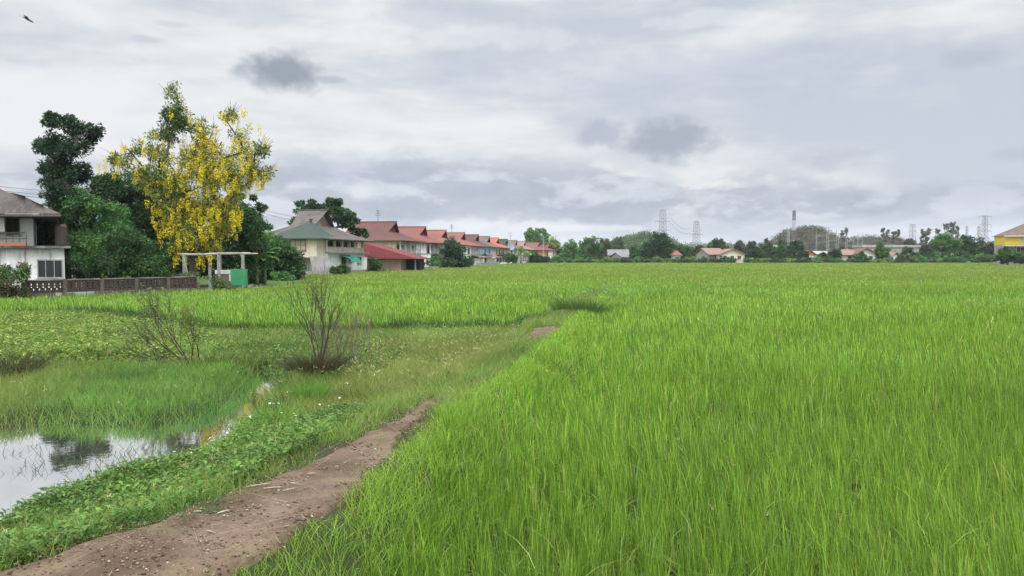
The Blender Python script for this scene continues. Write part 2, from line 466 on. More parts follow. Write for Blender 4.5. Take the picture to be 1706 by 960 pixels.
t.put(bn.inputs['Height'], t.m('ADD', t.noise(co, 9, 8, 0.7), t.m('MULTIPLY', t.noise(co, 45, 4, 0.6), 0.35))); pm.node_tree.links.new(bn.outputs[0], bs.inputs['Normal'])
V1, q1 = path_strip(-1, 10.0, lambda y: (np.interp(y, [0, 5, 6.5, 8, 10, 16.4], [0.5, 0.38, 0.23, 0.12, 0.02, 0.0]), np.interp(y, [0, 3.8, 5, 6.5, 8, 10, 16.4], [0.8, 0.75, 0.5, 0.3, 0.1, 0.04, 0.0])), 1)
V2, q2 = path_strip(16.5, 21.5, lambda y: (np.interp(y, [16.5, 18, 20.5, 21.5], [0.03, 0.32, 0.34, 0.03]), np.interp(y, [16.5, 18, 20.5, 21.5], [0.03, 0.28, 0.3, 0.03])), 5)
tag(np_mesh('path', np.concatenate([V1, V2]), np.concatenate([q1, q2 + len(V1)]), [], pm, smooth=True), kind='structure')

# ------------------------------------------------------------------ blades and leaves
def blades(P, h, wd, az, lean, curve, fac, col, nseg):
    n = len(P)
    L = []
    for i in range(nseg + 1):
        t = i / nseg
        out = h * (lean * t + curve * t * t)
        up = h * (t - 0.4 * curve * t * t)
        c = P + np.stack([np.cos(az) * out, np.sin(az) * out, up], -1)
        if i < nseg:
            ww = wd * (1 - t ** 1.6) * (0.75 + 0.5 * t) * 0.5
            wv = np.stack([np.cos(fac) * ww, np.sin(fac) * ww, 0 * ww], -1)
            L += [c - wv, c + wv]
        else: L.append(c)
    k = 2 * nseg + 1
    V = np.stack(L, 1).reshape(-1, 3)
    b = (np.arange(n) * k)[:, None]
    Q = np.concatenate([b + np.array([[2 * i, 2 * i + 1, 2 * i + 3, 2 * i + 2]]) for i in range(nseg - 1)]) if nseg > 1 else np.zeros((0, 4), int)
    T = b + np.array([[2 * nseg - 2, 2 * nseg - 1, 2 * nseg]])
    return V, Q, T, np.repeat(col, k, 0)
def leaves(P, D, N, ln, wd, col, fold=0.25):
    """pointed leaves: P base, D direction, N normal"""
    D = D / np.linalg.norm(D, axis=1, keepdims=True)
    S = np.cross(D, N); S /= np.linalg.norm(S, axis=1, keepdims=True) + 1e-9
    N = np.cross(S, D)
    ln = ln[:, None]; wd = wd[:, None]
    mid = P + D * ln * 0.45
    V = np.stack([P, mid - S * wd / 2 + N * wd * fold, P + D * ln - N * ln * 0.12, mid + S * wd / 2 + N * wd * fold], 1).reshape(-1, 3)
    b = (np.arange(len(P)) * 4)[:, None]
    return V, b + np.array([[0, 1, 2, 3]]), np.repeat(col, 4, 0)
def join_blades(parts):
    V, Q, T, C = [], [], [], []; k = 0
    for v, q, t_, c in parts:
        V.append(v); Q.append(q + k); T.append(np.asarray(t_).reshape(-1, 3) + k); C.append(c); k += len(v)
    return np.concatenate(V), np.concatenate(Q), np.concatenate(T), np.concatenate(C)
def jitcol(n, cs, p=None, var=0.15):
    cs = np.array(cs); i = rng.choice(len(cs), n, p=p)
    return cs[i] * (1 + rng.normal(0, var, (n, 1))).clip(0.5, 1.6)
def wedge(D0, D1, dens, wide=0.74, pad=1.5, xl=None, xr=None):
    """random points on the ground between two distances, over the width one could see"""
    area = (D1 - D0) * ((D0 + D1) * wide + 2 * pad)
    n = int(area * dens)
    y = D0 + (D1 - D0) * rng.random(n * 2)
    y = y[rng.random(n * 2) < (y * wide + pad) / (D1 * wide + pad)]
    keep = int(n) if len(y) > n else len(y)
    y = y[:keep]
    x = (rng.random(keep) * 2 - 1) * (y * wide + pad)
    return x, y
# ------------------------------------------------------------------ where each plant cover grows
LW_Y = [20, 36, 40, 48, 53, 60, 74, 78, 92, 98, 112, 137, 157, 200, 240, 262]
LW_X = [-40, -27, -24.0, -18.0, -16.9, -17.2, -20.0, -25.0, -27.5, -22.0, -20.0, -16.2, -13.2, -7, -1, 3]
RICE_FRONT = poly([(-700, 512), (0, 530), (130, 525), (250, 540), (340, 556), (440, 562), (560, 566), (660, 558), (800, 556), (850, 552), (905, 532), (950, 505), (990, 488)], 0.0)
def front_y(X):
    return np.interp(X, RICE_FRONT[:, 0], RICE_FRONT[:, 1])
def right_rice(X, Y):
    d = path_d(X, Y)
    e = np.interp(Y, [0, 3.5, 5, 6.5, 8, 11, 16, 22, 30, 45], [1.1, 1.05, 0.82, 0.55, 0.38, 0.5, 0.62, 0.7, 0.5, 0.4]) + (fnoise(X, Y, 1.1, 4) - 0.5) * 0.7
    return (d > e) & (Y < 250) | (Y > 47) & (X > 5)
def left_rice(X, Y):
    d = path_d(X, Y)
    return (d < -0.9 + (fnoise(X, Y, 1.5, 2) - 0.5)) & (Y > front_y(X) + (fnoise(X, Y, 2.0, 6) - 0.5) * 1.6) & (Y < 250)
def in_field(X, Y): return (X > np.interp(Y, LW_Y, LW_X)) & (Y < 246 + (X > 30) * np.clip(X - 30, 0, 60) * 0.25)

RICE_A = (0.145, 0.285, 0.028); RICE_B = (0.235, 0.39, 0.042); RICE_C = (0.10, 0.205, 0.035); RICE_D = (0.34, 0.41, 0.08); STRAW = (0.42, 0.36, 0.16)
def tint(col, X, Y):
    """the stand itself is yellower or bluer in patches, yellower far out where it is in ear"""
    a = fnoise(X, Y, 5.0, 20); b_ = fnoise(X, Y, 16.0, 31)
    col = col * (0.82 + 0.36 * a[:, None])
    ye = np.clip((b_ - 0.5) * 2.2, 0, 1) * 0.3 + np.clip(sstep(25, 90, Y), 0, 1) * 0.52 + sstep(0.5, 0.95, X / np.maximum(Y, 1) + 0.25) * 0.12
    col = col * (1 - ye[:, None]) + (np.array([0.175, 0.235, 0.04]) * (0.8 + 0.4 * a[:, None])) * ye[:, None]
    bl = np.clip((0.42 - b_) * 3, 0, 1)[:, None] * 0.5
    return col * (1 - bl) + col * np.array([0.75, 0.9, 1.3]) * bl
LOD = [  # D0, D1, density, width, segments
    (3.0, 6, 2100, .0085, 3), (6, 9, 1500, .0105, 3), (9, 14, 740, .015, 2), (14, 22, 320, .023, 2), (22, 36, 150, .032, 2),
    (36, 60, 56, .055, 1), (60, 100, 21, .10, 1), (100, 165, 8.5, .17, 1), (165, 262, 4.2, .27, 1)]
def rice(name, region, label, hmul=1.0, xlim=None):
    parts = []
    for D0, D1, dens, wd, ns in LOD:
        x, y = wedge(D0, D1, dens)
        k = region(x, y) & in_field(x, y)
        x, y = x[k], y[k]
        if len(x) == 0: continue
        n = len(x)
        # tillers stand in tufts
        if D1 <= 36:
            gx_ = np.round(x / 0.19); gy2 = np.round(y / 0.19)
            hx = _T[gx_.astype(int) % 64, gy2.astype(int) % 64]; hy = _T[gy2.astype(int) % 64, (gx_.astype(int) + 17) % 64]
            x = x + (gx_ * .19 + (hx - .5) * .4 - x) * 0.32; y = y + (gy2 * .19 + (hy - .5) * .4 - y) * 0.32
        z = ground(x, y)
        hn = fnoise(x, y, 2.6, 8)
        h = (0.29 + 0.13 * hn + rng.normal(0, 0.075, n)) * hmul
        edge = np.clip((np.abs(path_d(x, y)) - 0.55) / 1.0, 0, 1)
        h *= 0.42 + 0.58 * edge
        tall = rng.random(n) < 0.02
        h = np.where(tall, h * 1.25, np.where(rng.random(n) < .3, h * .62, h)).clip(0.12)
        wdir = fnoise(x, y, 3.0, 40) * 6.283
        az = rng.random(n) * 6.283
        flop = rng.random(n) < 0.09
        lean = np.abs(rng.normal(0.07, 0.08, n)); curve = np.abs(rng.normal(0.05, 0.10, n))
        curve = np.where(flop, 0.5 + rng.random(n) * 0.7, curve)
        az = np.where(rng.random(n) < 0.5, wdir + rng.normal(0, 0.5, n), az)
        col = jitcol(n, [RICE_A, RICE_B, RICE_C, RICE_D, STRAW], [.32, .33, .28, .06, .01], 0.28)
        col = tint(col, x, y)
        col[flop] = col[flop] * .75 + np.array([0.10, 0.13, 0.05])
        P = np.stack([x, y, z - 0.01], -1)
        if ns == 1:
            P[:, 2] += 0.10; h = h - 0.08
        ww = wd * (0.7 + 0.6 * rng.random(n))
        parts.append(blades(P, h, ww, az, lean, curve, rng.random(n) * 6.283 if D1 < 20 else rng.normal(0, 0.6, n), col, ns))
    # ripening ears and bent stalks standing a little above the leaves
    for D0, D1, dens, wd in ((3.2, 10, 2.2, .008), (10, 22, 2.5, .014), (22, 50, 2.0, .03), (50, 120, 1.3, .07), (120, 250, .5, .14)):
        x, y = wedge(D0, D1, dens)
        k = region(x, y) & in_field(x, y) & (fnoise(x, y, 4.0, 50) > 0.40)
        x, y = x[k], y[k]; n = len(x)
        if n == 0: continue
        P = np.stack([x, y, ground(x, y) + 0.30], -1)
        parts.append(blades(P, 0.16 + 0.10 * rng.random(n), np.full(n, wd), rng.random(n) * 6.283, 0.2 + 0.3 * rng.random(n), 0.6 + 0.9 * rng.random(n), rng.random(n) * 6.28, jitcol(n, [(0.28, 0.27, 0.09), (0.20, 0.14, 0.06), (0.30, 0.34, 0.10)], [.4, .25, .35], .2), 3))
    V, Q, T, C = join_blades(parts)
    o = np_mesh(name, V, Q, T, leafmat('rice_leaf', 0.4, 0.5, 0.22, gain=1.1), col=C)
    return tag(o, label, 'rice', kind='stuff')
rice('rice_field', lambda x, y: right_rice(x, y), 'tall bright green rice filling the right side of the field up to the far hedge')
rice('rice_plot', lambda x, y: left_rice(x, y) & ~right_rice(x, y), 'bright green rice plot between the weedy bank and the row of houses', 0.8)

# ---- grass of the bank, weeds and pond margins
def bank(X, Y):
    d = path_d(X, Y)
    return (~right_rice(X, Y) | ((d < 2.0) & (Y < 30))) & ~left_rice(X, Y) & (signed(POND, X, Y) < 0.05) & (signed(BACKCH, X, Y) < 0.05) & (Y < 50) & in_field(X, Y + 14 * (Y < 22))
ISLAND = poly([(-500, 735), (0, 708), (90, 702), (240, 709), (330, 698), (410, 662), (440, 636), (430, 622), (330, 620), (200, 616), (0, 634), (-500, 660)], 0.15)
HERB = poly([(-300, 1100), (-200, 960), (0, 866), (120, 806), (220, 768), (330, 726), (400, 705), (500, 690), (560, 690), (600, 700), (560, 740), (480, 770), (400, 812), (330, 845), (240, 895), (120, 930), (0, 950), (-200, 1100)], 0.35)
FARHERB = poly([(-500, 530), (0, 536), (140, 530), (260, 545), (330, 560), (400, 590), (330, 606), (200, 602), (100, 604), (0, 612), (-500, 630)], 0.15)
SEEDY = poly([(600, 575), (720, 560), (860, 556), (880, 575), (820, 610), (760, 650), (700, 680), (620, 690), (520, 690), (430, 700), (480, 650), (560, 640)], 0.3)
def grass(name, region, label, hfun, colors, p, dens=1.0, flop=0.3, kindcat='grass', widm=1.0, maxd=50, yellow=None):
    parts = []
    for D0, D1, de, wd, ns in ((3.0, 6, 2600, .005, 3), (6, 9, 2000, .006, 3), (9, 14, 1150, .0085, 2), (14, 22, 560, .013, 2), (22, 36, 200, .022, 2), (36, 50, 70, .045, 1)):
        if D0 >= maxd: continue
        x, y = wedge(D0, D1, de * dens)
        k = region(x, y); x, y = x[k], y[k]; n = len(x)
        if n == 0: continue
        h = hfun(x, y) * (0.6 + 0.7 * rng.random(n)) * (0.6 + 0.8 * fnoise(x, y, 0.7, 15))
        k = h > 0.012
        x, y, h = x[k], y[k], h[k]; n = len(x)
        z = ground(x, y)
        k = z > 0.04
        x, y, h, z = x[k], y[k], h[k], z[k]; n = len(x)
        col = jitcol(n, colors, p, 0.18) * (0.5 + 0.95 * fnoise(x, y, 1.1, 22))[:, None]
        if yellow is not None:
            f = yellow(x, y)[:, None]
            col = col * (1 - f) + jitcol(n, [(0.24, 0.27, 0.06), (0.34, 0.30, 0.12)], [.7, .3], .15) * f
        if name == 'bank_grass':      # young rice seeded among the grass on the field side of the path
            k = path_d(x, y) > .3
            col[k] = jitcol(int(k.sum()), [RICE_A, RICE_B, (0.26, 0.36, 0.07)], [.4, .4, .2], .2) * 1.12
        parts.append(blades(np.stack([x, y, z - .01], -1), h, wd * widm * (0.7 + .6 * rng.random(n)), rng.random(n) * 6.283,
                            np.abs(rng.normal(flop, 0.25, n)), np.abs(rng.normal(flop, 0.3, n)), rng.random(n) * 6.283, col, ns))
    V, Q, T, C = join_blades(parts)
    o = np_mesh(name, V, Q, T, leafmat('grass_leaf', 0.38, 0.6, 0.15, gain=1.0), col=C)
    return tag(o, label, kindcat, kind='stuff')
G1, G2, G3, G4 = (0.15, 0.27, 0.045), (0.10, 0.20, 0.04), (0.22, 0.31, 0.065), (0.38, 0.35, 0.16)
def bank_h(x, y):
    d = np.abs(path_d(x, y))
    bare = np.where(y < 11, np.maximum(sstep(-.15, .3, d - .36 * (1 - sstep(4.2, 6.2, y)) * (path_d(x, y) > 0) - .2 + (fnoise(x, y, .3, 5) - .5) * .5), sstep(6, 8, y)) * sstep(0.12 - .2 * sstep(7, 10, y), 0.5 - .45 * sstep(7, 10, y), d + (fnoise(x, y, .4, 3) - .5) * .45), 1.0)
    bare = np.where((y > 17) & (y < 21), sstep(0.15, 0.5, d + (fnoise(x, y, .5, 3) - .5) * .4), bare)
    bare = np.maximum(bare, 0.35 * (fnoise(x, y, .3, 66) > .57))
    return 0.17 * bare + 0.10 * sstep(9, 14, y) * bare * fnoise(x, y, 2, 33)
grass('bank_grass', lambda x, y: bank(x, y) & ~inside(ISLAND, x, y), 'mixed short grass covering the bank on both sides of the dirt footpath', bank_h, [G1, G2, G3, G4], [.4, .25, .25, .10],
      yellow=lambda x, y: np.where(inside(SEEDY, x, y), 0.55, 0.15) * (0.3 + 1.2 * fnoise(x, y, 1.6, 61)) + .12 * (path_d(x, y) > .2) * (y < 12))
grass('marsh_grass', lambda x, y: inside(ISLAND, x, y), 'low fine blue-green marsh grass on the islet in the pond',
      lambda x, y: 0.15 + 0.09 * fnoise(x, y, 1.2, 44), [(0.145, 0.275, 0.05), (0.12, 0.25, 0.06), (0.19, 0.32, 0.06), (0.085, 0.18, 0.045)], [.35, .3, .25, .1], 0.9, 0.25, maxd=20,
      yellow=lambda x, y: np.clip(sstep(5.2, 8.2, -x - (y - 10) * .35) * .8, 0, 1))
# darker, longer sedge where the water's edge and the rice front are

def front_band(x, y):
    f = front_y(x)
    return (y < f + 0.3) & (y > f - 1.0) & (path_d(x, y) < -1.2) & (fnoise(x, y, 1.6, 71) > .27)
grass('edge_sedge', lambda x, y: bank(x, y) & (((signed(POND, x, y) > -0.35) & (fnoise(x, y, .8, 70) > .55)) | front_band(x, y)),
      'long dark sedge along the pond rim and the front of the left rice plot', lambda x, y: np.where(y > 15, 0.36, 0.20),
      [(0.045, 0.11, 0.025), (0.035, 0.085, 0.025), (0.12, 0.16, 0.04)], [.5, .38, .12], 0.55, 0.35, widm=1.5, maxd=30)
# emergent stems in the shallow water
def shallow(x, y):
    s = signed(POND, x, y)
    return (s > 0) & (x > -6.6) & (y > 7.5) & (fnoise(x, y, .7, 80) > 0.50) & (rng.random(len(x)) < np.clip(0.05 + (x + 6.4) * .22, 0, .6))
parts = []
x, y = wedge(6, 13, 420); k = shallow(x, y); x, y = x[k], y[k]; n = len(x)
parts.append(blades(np.stack([x, y, np.full(n, 0.09)], -1), 0.03 + 0.10 * rng.random(n), np.full(n, .008), rng.random(n) * 6.28, 0.4 + 0.8 * rng.random(n), 0.3 * rng.random(n), rng.random(n) * 6.28, jitcol(n, [(0.06, 0.075, 0.025), (0.05, 0.08, 0.025), (0.12, 0.11, 0.05)], None, .2), 2))
x, y = wedge(6, 10, 18); k = (signed(POND, x, y) > 0.02) & (signed(POND, x, y) < 0.5); x, y = x[k], y[k]; n = len(x)
parts.append(blades(np.stack([x, y, np.full(n, 0.09)], -1), 0.04 + 0.08 * rng.random(n), np.full(n, .004), rng.random(n) * 6.28, 0.2 * rng.random(n), 0.3 * rng.random(n), rng.random(n) * 6.28, jitcol(n, [(0.12, 0.18, 0.05), (0.2, 0.19, 0.08)], None, .2), 3))
V, Q, T, C = join_blades(parts)
tag(np_mesh('water_weed', V, Q, T, leafmat('grass_leaf'), col=C), 'thin weed stems standing in the shallow end of the pond', 'water weed', kind='stuff')

# ---- broad-leaved creepers
def herb(name, region, label, D0, D1, dens, size, colors, hgt, cat='ground cover', thr=.40):
    x, y = wedge(D0, D1, dens); k = region(x, y); x, y = x[k], y[k]
    k = fnoise(x, y, 0.5, 90) + 0.25 * rng.random(len(x)) > thr
    x, y = x[k], y[k]; n = len(x)
    z0 = ground(x, y)
    mound = fnoise(x, y, 0.55, 91)
    m = 6
    ph = rng.random(n) * 6.28
    P, Dd, N, ln, C = [], [], [], [], []
    hh = hgt * (0.35 + 1.0 * mound) * (0.5 + 0.7 * rng.random(n))
    base = jitcol(n, colors, None, 0.16) * (0.75 + 0.5 * fnoise(x, y, 0.9, 92))[:, None]
    for j in range(m):
        a = ph + j * 2.4 + rng.normal(0, .3, n)
        el_ = rng.normal(0.25, 0.35, n)
        lv = (j + 1) / m
        d = np.stack([np.cos(a) * np.cos(el_), np.sin(a) * np.cos(el_), np.sin(el_)], -1)
        r = rng.random(n) * size * 0.5
        P.append(np.stack([x + np.cos(a) * r, y + np.sin(a) * r, z0 + hh * (0.25 + 0.75 * lv)], -1))
        Dd.append(d); N.append(np.stack([-np.cos(a) * .4, -np.sin(a) * .4, np.ones(n)], -1) + rng.normal(0, .25, (n, 3)))
        ln.append(size * (0.45 + 1.1 * rng.random(n))); C.append(base * (0.9 + .2 * rng.random((n, 1))))
    ln = np.concatenate(ln)
    V, Q, C = leaves(np.concatenate(P), np.concatenate(Dd), np.concatenate(N), ln, ln * 0.5, np.concatenate(C))
    o = np_mesh(name, V, Q, [], leafmat('herb_leaf', 0.3, 0.5, 0.22, gain=.95), col=C)
    return tag(o, label, cat, kind='stuff')
HC = [(0.10, 0.21, 0.035), (0.15, 0.27, 0.05), (0.07, 0.16, 0.035), (0.13, 0.20, 0.045)]
def herb_region(x, y):
    s = signed(HERB, x, y) + (fnoise(x, y, .8, 93) - .5) * .8
    d = path_d(x, y)
    return (s > np.where((d > -1.5) & (y < 7.5), -0.75, -0.15)) & (d < -0.36 - 0.25 * fnoise(x, y, .6, 94)) & (signed(POND, x, y) < 0.03)
herb('leafy_creeper', herb_region, 'dense leafy green creeper on the near bank between pond and footpath', 2.8, 13, 520, 0.048, HC, 0.17)
herb('water_spinach', lambda x, y: inside(FARHERB, x, y) & (signed(BACKCH, x, y) < 0.1), 'yellow-green broad-leaved weeds on the far side of the pond', 12, 27, 120, 0.08,
     [(0.17, 0.30, 0.045), (0.24, 0.35, 0.06), (0.12, 0.23, 0.04), (0.28, 0.33, 0.08)], 0.19, thr=.52)
MIDW = poly([(330, 575), (440, 566), (640, 566), (700, 590), (640, 625), (560, 640), (470, 622), (400, 606), (330, 602)], 0.2)
herb('mid_weeds', lambda x, y: inside(MIDW, x, y), 'dull green low weeds around the bare shrubs beyond the pond', 12, 22, 90, 0.065,
     [(0.11, 0.21, 0.045), (0.15, 0.25, 0.055), (0.08, 0.15, 0.035)], 0.2, thr=.58)
# a dark tuft of reeds on the bund far up the path, and tufts on the ridge
def tuft(name, px, py, r, h, n, label, cols, group=None, up=0.5, wd=0.02, z=0.2, ell=1.0):
    x0, y0 = gp(px, py, z)
    a = rng.random(n) * 6.28; rr = r * np.sqrt(rng.random(n))
    x = np.cos(a) * rr * ell; y = np.sin(a) * rr
    P = np.stack([x, y, ground(x + x0, y + y0) - gz(x0, y0) - .02], -1)
    V, Q, T, C = blades(P, h * (0.5 + 0.6 * rng.random(n)), np.full(n, wd), np.arctan2(y, x) + rng.normal(0, .6, n), up * (rr / r) + .1 * rng.random(n), 0.5 * rng.random(n), rng.random(n) * 6.28, jitcol(n, cols, None, .2), 3)
    o = np_mesh(name, V, Q, T, leafmat('grass_leaf'), col=C)
    o.location = (x0, y0, gz(x0, y0))
    return tag(o, label, 'grass tuft', group)
DG = [(0.05, 0.10, 0.025), (0.07, 0.14, 0.03), (0.10, 0.16, 0.04)]
tuft('grass_tuft', 968, 522, 0.85, 0.62, 900, 'dark green grass tuft on the bund where the footpath meets the rice', DG, 'grass tufts', ell=1.2)
tuft('grass_tuft', 524, 630, 0.30, 0.50, 900, 'brown-green round tussock under the tall bare shrub', [(0.06, 0.045, 0.025), (0.045, 0.055, 0.025), (0.10, 0.075, 0.04)], 'grass tufts', 0.9, 0.012)
tuft('grass_tuft', 625, 590, 0.5, 0.35, 350, 'dark low tuft right of the bare shrubs', DG, 'grass tufts', 0.9, 0.014)
tuft('grass_tuft', 470, 590, 0.6, 0.36, 500, 'dark low tuft between the two bare shrubs', DG, 'grass tufts', 0.9, 0.014, ell=1.6)
tuft('grass_tuft', 10, 632, 0.45, 0.5, 600, 'dark brown tussock at the left edge beyond the pond', [(0.09, 0.08, 0.035), (0.05, 0.07, 0.03)], 'grass tufts', 0.8, 0.014)
tuft('grass_tuft', 370, 690, 0.22, 0.3, 260, 'tuft of long blades at the tip of the marsh islet', [(0.07, 0.17, 0.04), (0.1, 0.2, 0.05)], 'grass tufts', 0.6, 0.008, z=.15)
tuft('grass_tuft', 515, 660, 0.22, 0.36, 420, 'bright green tuft below the tall bare shrub', [(0.12, 0.28, 0.04), (0.09, 0.22, 0.03)], 'grass tufts', 0.4, 0.008, z=.3)
tuft('grass_tuft', 450, 700, 0.35, 0.30, 500, 'bright green tuft on the bank by the narrow channel', [(0.12, 0.28, 0.04), (0.16, 0.30, 0.05)], 'grass tufts', 0.5, 0.008, z=.3)
tuft('grass_tuft', 300, 880, 0.22, 0.16, 350, 'dark grass tuft at the near edge of the dirt path', [(0.07, 0.17, 0.035), (0.05, 0.13, 0.04)], 'grass tufts', 0.9, 0.006, z=.5)
tuft('grass_tuft', 465, 842, 0.16, 0.05, 200, 'tiny flat tuft growing in the middle of the dirt path', [(0.12, 0.18, 0.06), (0.2, 0.2, 0.09)], 'grass tufts', 1.6, 0.006, z=.56)

for px, py, r_, h_, lb in ((705, 652, .42, .22, 'dark green tuft on the path bank where the bare earth ends'), (650, 662, .35, .2, 'dark green tuft left of the end of the bare earth'), (600, 655, .3, .2, 'dark tuft on the bank below the mid bare shrub'), (735, 600, .35, .2, 'dull dark tuft among the pale seeding grass'),
        (860, 577, .4, .24, 'dark tuft left of the small bare patch of the path'), (905, 527, .45, .3, 'tuft between the small bare patch and the dark tuft on the bund'), (790, 563, .6, .26, 'flat dark tuft at the corner of the left rice plot'), (410, 598, .5, .25, 'dark flat tuft by the little pool end'),
        (350, 600, .4, .3, 'dark clump at the foot of the sprawling bare shrub'), (1010, 640, .4, .3, 'bluish dark tuft standing in the rice right of the path'), (930, 610, .45, .3, 'bluish tuft at the left edge of the right-hand rice'), (690, 575, .3, .2, 'low dark tuft in front of the dark rice edge')):
    tuft('grass_tuft', px, py, r_, h_, 420, lb, DG + [(0.09, 0.17, 0.045)], 'grass tufts', 0.9, 0.011, z=.3)
# straw-coloured seed heads standing over the pale grass
def seeds(region, D0, D1, dens):
    x, y = wedge(D0, D1, dens); k = region(x, y) & (fnoise(x, y, 1.0, 77) > .42); x, y = x[k], y[k]; n = len(x)
    h = .17 + .2 * rng.random(n); a = rng.random(n) * 6.28; lean = .1 + .5 * rng.random(n)
    cc = jitcol(n, [(0.42, 0.38, 0.20), (0.30, 0.27, 0.13), (0.26, 0.32, 0.10)], None, .2)
    st = blades(np.stack([x, y, ground(x, y)], -1), h, np.full(n, .004 + D0 * .0003), a, lean, 0 * x + .1, rng.random(n) * 6.28, cc, 1)
    P = np.stack([x + np.cos(a) * h * (lean + .1) * .8, y + np.sin(a) * h * (lean + .1) * .8, ground(x, y) + h * .8], -1)
    P = np.repeat(P, 4, 0); m = len(P)
    Dv = rng.normal(0, .6, (m, 3)) + [0, 0, .8]
    V, Q, C = leaves(P, Dv, rng.normal(0, 1, (m, 3)), .03 + .04 * rng.random(m), np.full(m, .007 + D0 * .0004), np.repeat(cc, 4, 0) * 1.15)
    return [st, (V, Q, np.zeros((0, 3), int), C)]
sr = lambda x, y: bank(x, y) & (np.abs(path_d(x, y)) > .45)
V, Q, T, C = join_blades(seeds(lambda x, y: sr(x, y) & inside(SEEDY, x, y), 9, 26, 26) + seeds(sr, 4, 22, 5) + seeds(lambda x, y: right_rice(x, y) & (path_d(x, y) < 5), 4, 26, 2))
tag(np_mesh('seed_heads', V, Q, T, leafmat('grass_leaf'), col=C), 'straw-coloured seed heads standing over the pale grass of the bank', 'seed heads', kind='stuff')

# white flowers: each its own small thing
mb = MB()
for k in range(6):
    a = k * math.pi / 3
    mb.add([(0, 0, .006), (math.cos(a - .35) * .013, math.sin(a - .35) * .013, .009), (math.cos(a) * .022, math.sin(a) * .022, .006), (math.cos(a + .35) * .013, math.sin(a + .35) * .013, .009)], [(0, 1, 2, 3)])
fl = mb.build('white_flower', mat('white_petal', (0.8, 0.8, 0.76), 0.6))
tag(fl, 'small white flower among the grass of the near bank', 'flower', 'white flowers on the bank')
FZ = poly([(300, 740), (380, 690), (480, 660), (600, 640), (560, 700), (470, 740), (330, 780), (240, 800)], 0.3)
cnt = 0
while cnt < 46:
    i = random.random()
    xx = random.uniform(FZ[:, 0].min(), FZ[:, 0].max()); yy = random.uniform(FZ[:, 1].min(), FZ[:, 1].max())
    if not inside(FZ, np.array([xx]), np.array([yy]))[0]: continue
    if vnoise(np.array([xx]), np.array([yy]), .5, 9)[0] < .45: continue
    o = fl if cnt == 0 else fl.copy()
    if cnt: COL.objects.link(o)
    s = random.uniform(.45, .95)
    o.location = (xx, yy, gz(xx, yy) + random.uniform(.13, .2)); o.scale = (s, s, s)
    o.rotation_euler = (random.uniform(-.9, .1), random.uniform(-.5, .5), random.uniform(0, 6))
    cnt += 1

# crumbs of soil and litter trodden into the path
n = 5200
x = rng.uniform(-3.6, -.6, n * 6); y = rng.uniform(2.6, 9.4, n * 6)
k = (np.abs(path_d(x, y) - .05) < .55) & (fnoise(x, y, .5, 12) > .45); x, y = x[k][:n], y[k][:n]; n = len(x)
s = .003 + .008 * rng.random(n) ** 3
oc = np.array([(1, 0, 0), (0, 1, 0), (-1, 0, 0), (0, -1, 0), (0, 0, .8), (0, 0, -.6)])
V = (oc[None] * (.6 + .8 * rng.random((n, 6, 1)))) * s[:, None, None]
V[:, :, 0] *= 1 + rng.random((n, 1)); V += np.stack([x, y, ground(x, y) + .036], -1)[:, None]
T = np.array([(0, 1, 4), (1, 2, 4), (2, 3, 4), (3, 0, 4), (1, 0, 5), (2, 1, 5), (3, 2, 5), (0, 3, 5)])
T = (np.arange(n) * 6)[:, None, None] + T[None]
tag(np_mesh('soil_crumbs', V.reshape(-1, 3), [], T.reshape(-1, 3), leafmat('crumbs', 0, .9, .1), col=np.repeat(jitcol(n, [(0.10, 0.065, 0.045), (0.2, 0.15, 0.11), (0.28, 0.24, 0.17), (0.06, 0.04, 0.03)], [.4, .35, .1, .15], .2), 6, 0)),
    'crumbs of soil and litter scattered on the earth path', 'soil crumbs', kind='stuff')
n = 700
x = rng.uniform(-3.6, 1.5, n * 8); y = rng.uniform(2.6, 21, n * 8); k = np.abs(path_d(x, y)) < .55; x, y = x[k][:n], y[k][:n]; n = len(x)
V, Q, T, C = blades(np.stack([x, y, ground(x, y) + .045], -1), .05 + .10 * rng.random(n), np.full(n, .004), rng.random(n) * 6.28, 6 + 0 * x, .2 * rng.random(n), rng.random(n) * 6.28, jitcol(n, [(0.38, 0.33, 0.22), (0.25, 0.2, 0.13), (0.16, 0.2, 0.07)], None, .2), 2)
V[:, 2] = np.minimum(V[:, 2], ground(V[:, 0], V[:, 1]) + .052)
tag(np_mesh('dry_litter', V, Q, T, leafmat('grass_leaf'), col=C), 'wisps of dry grass litter strewn along the earth path', 'litter', kind='stuff')

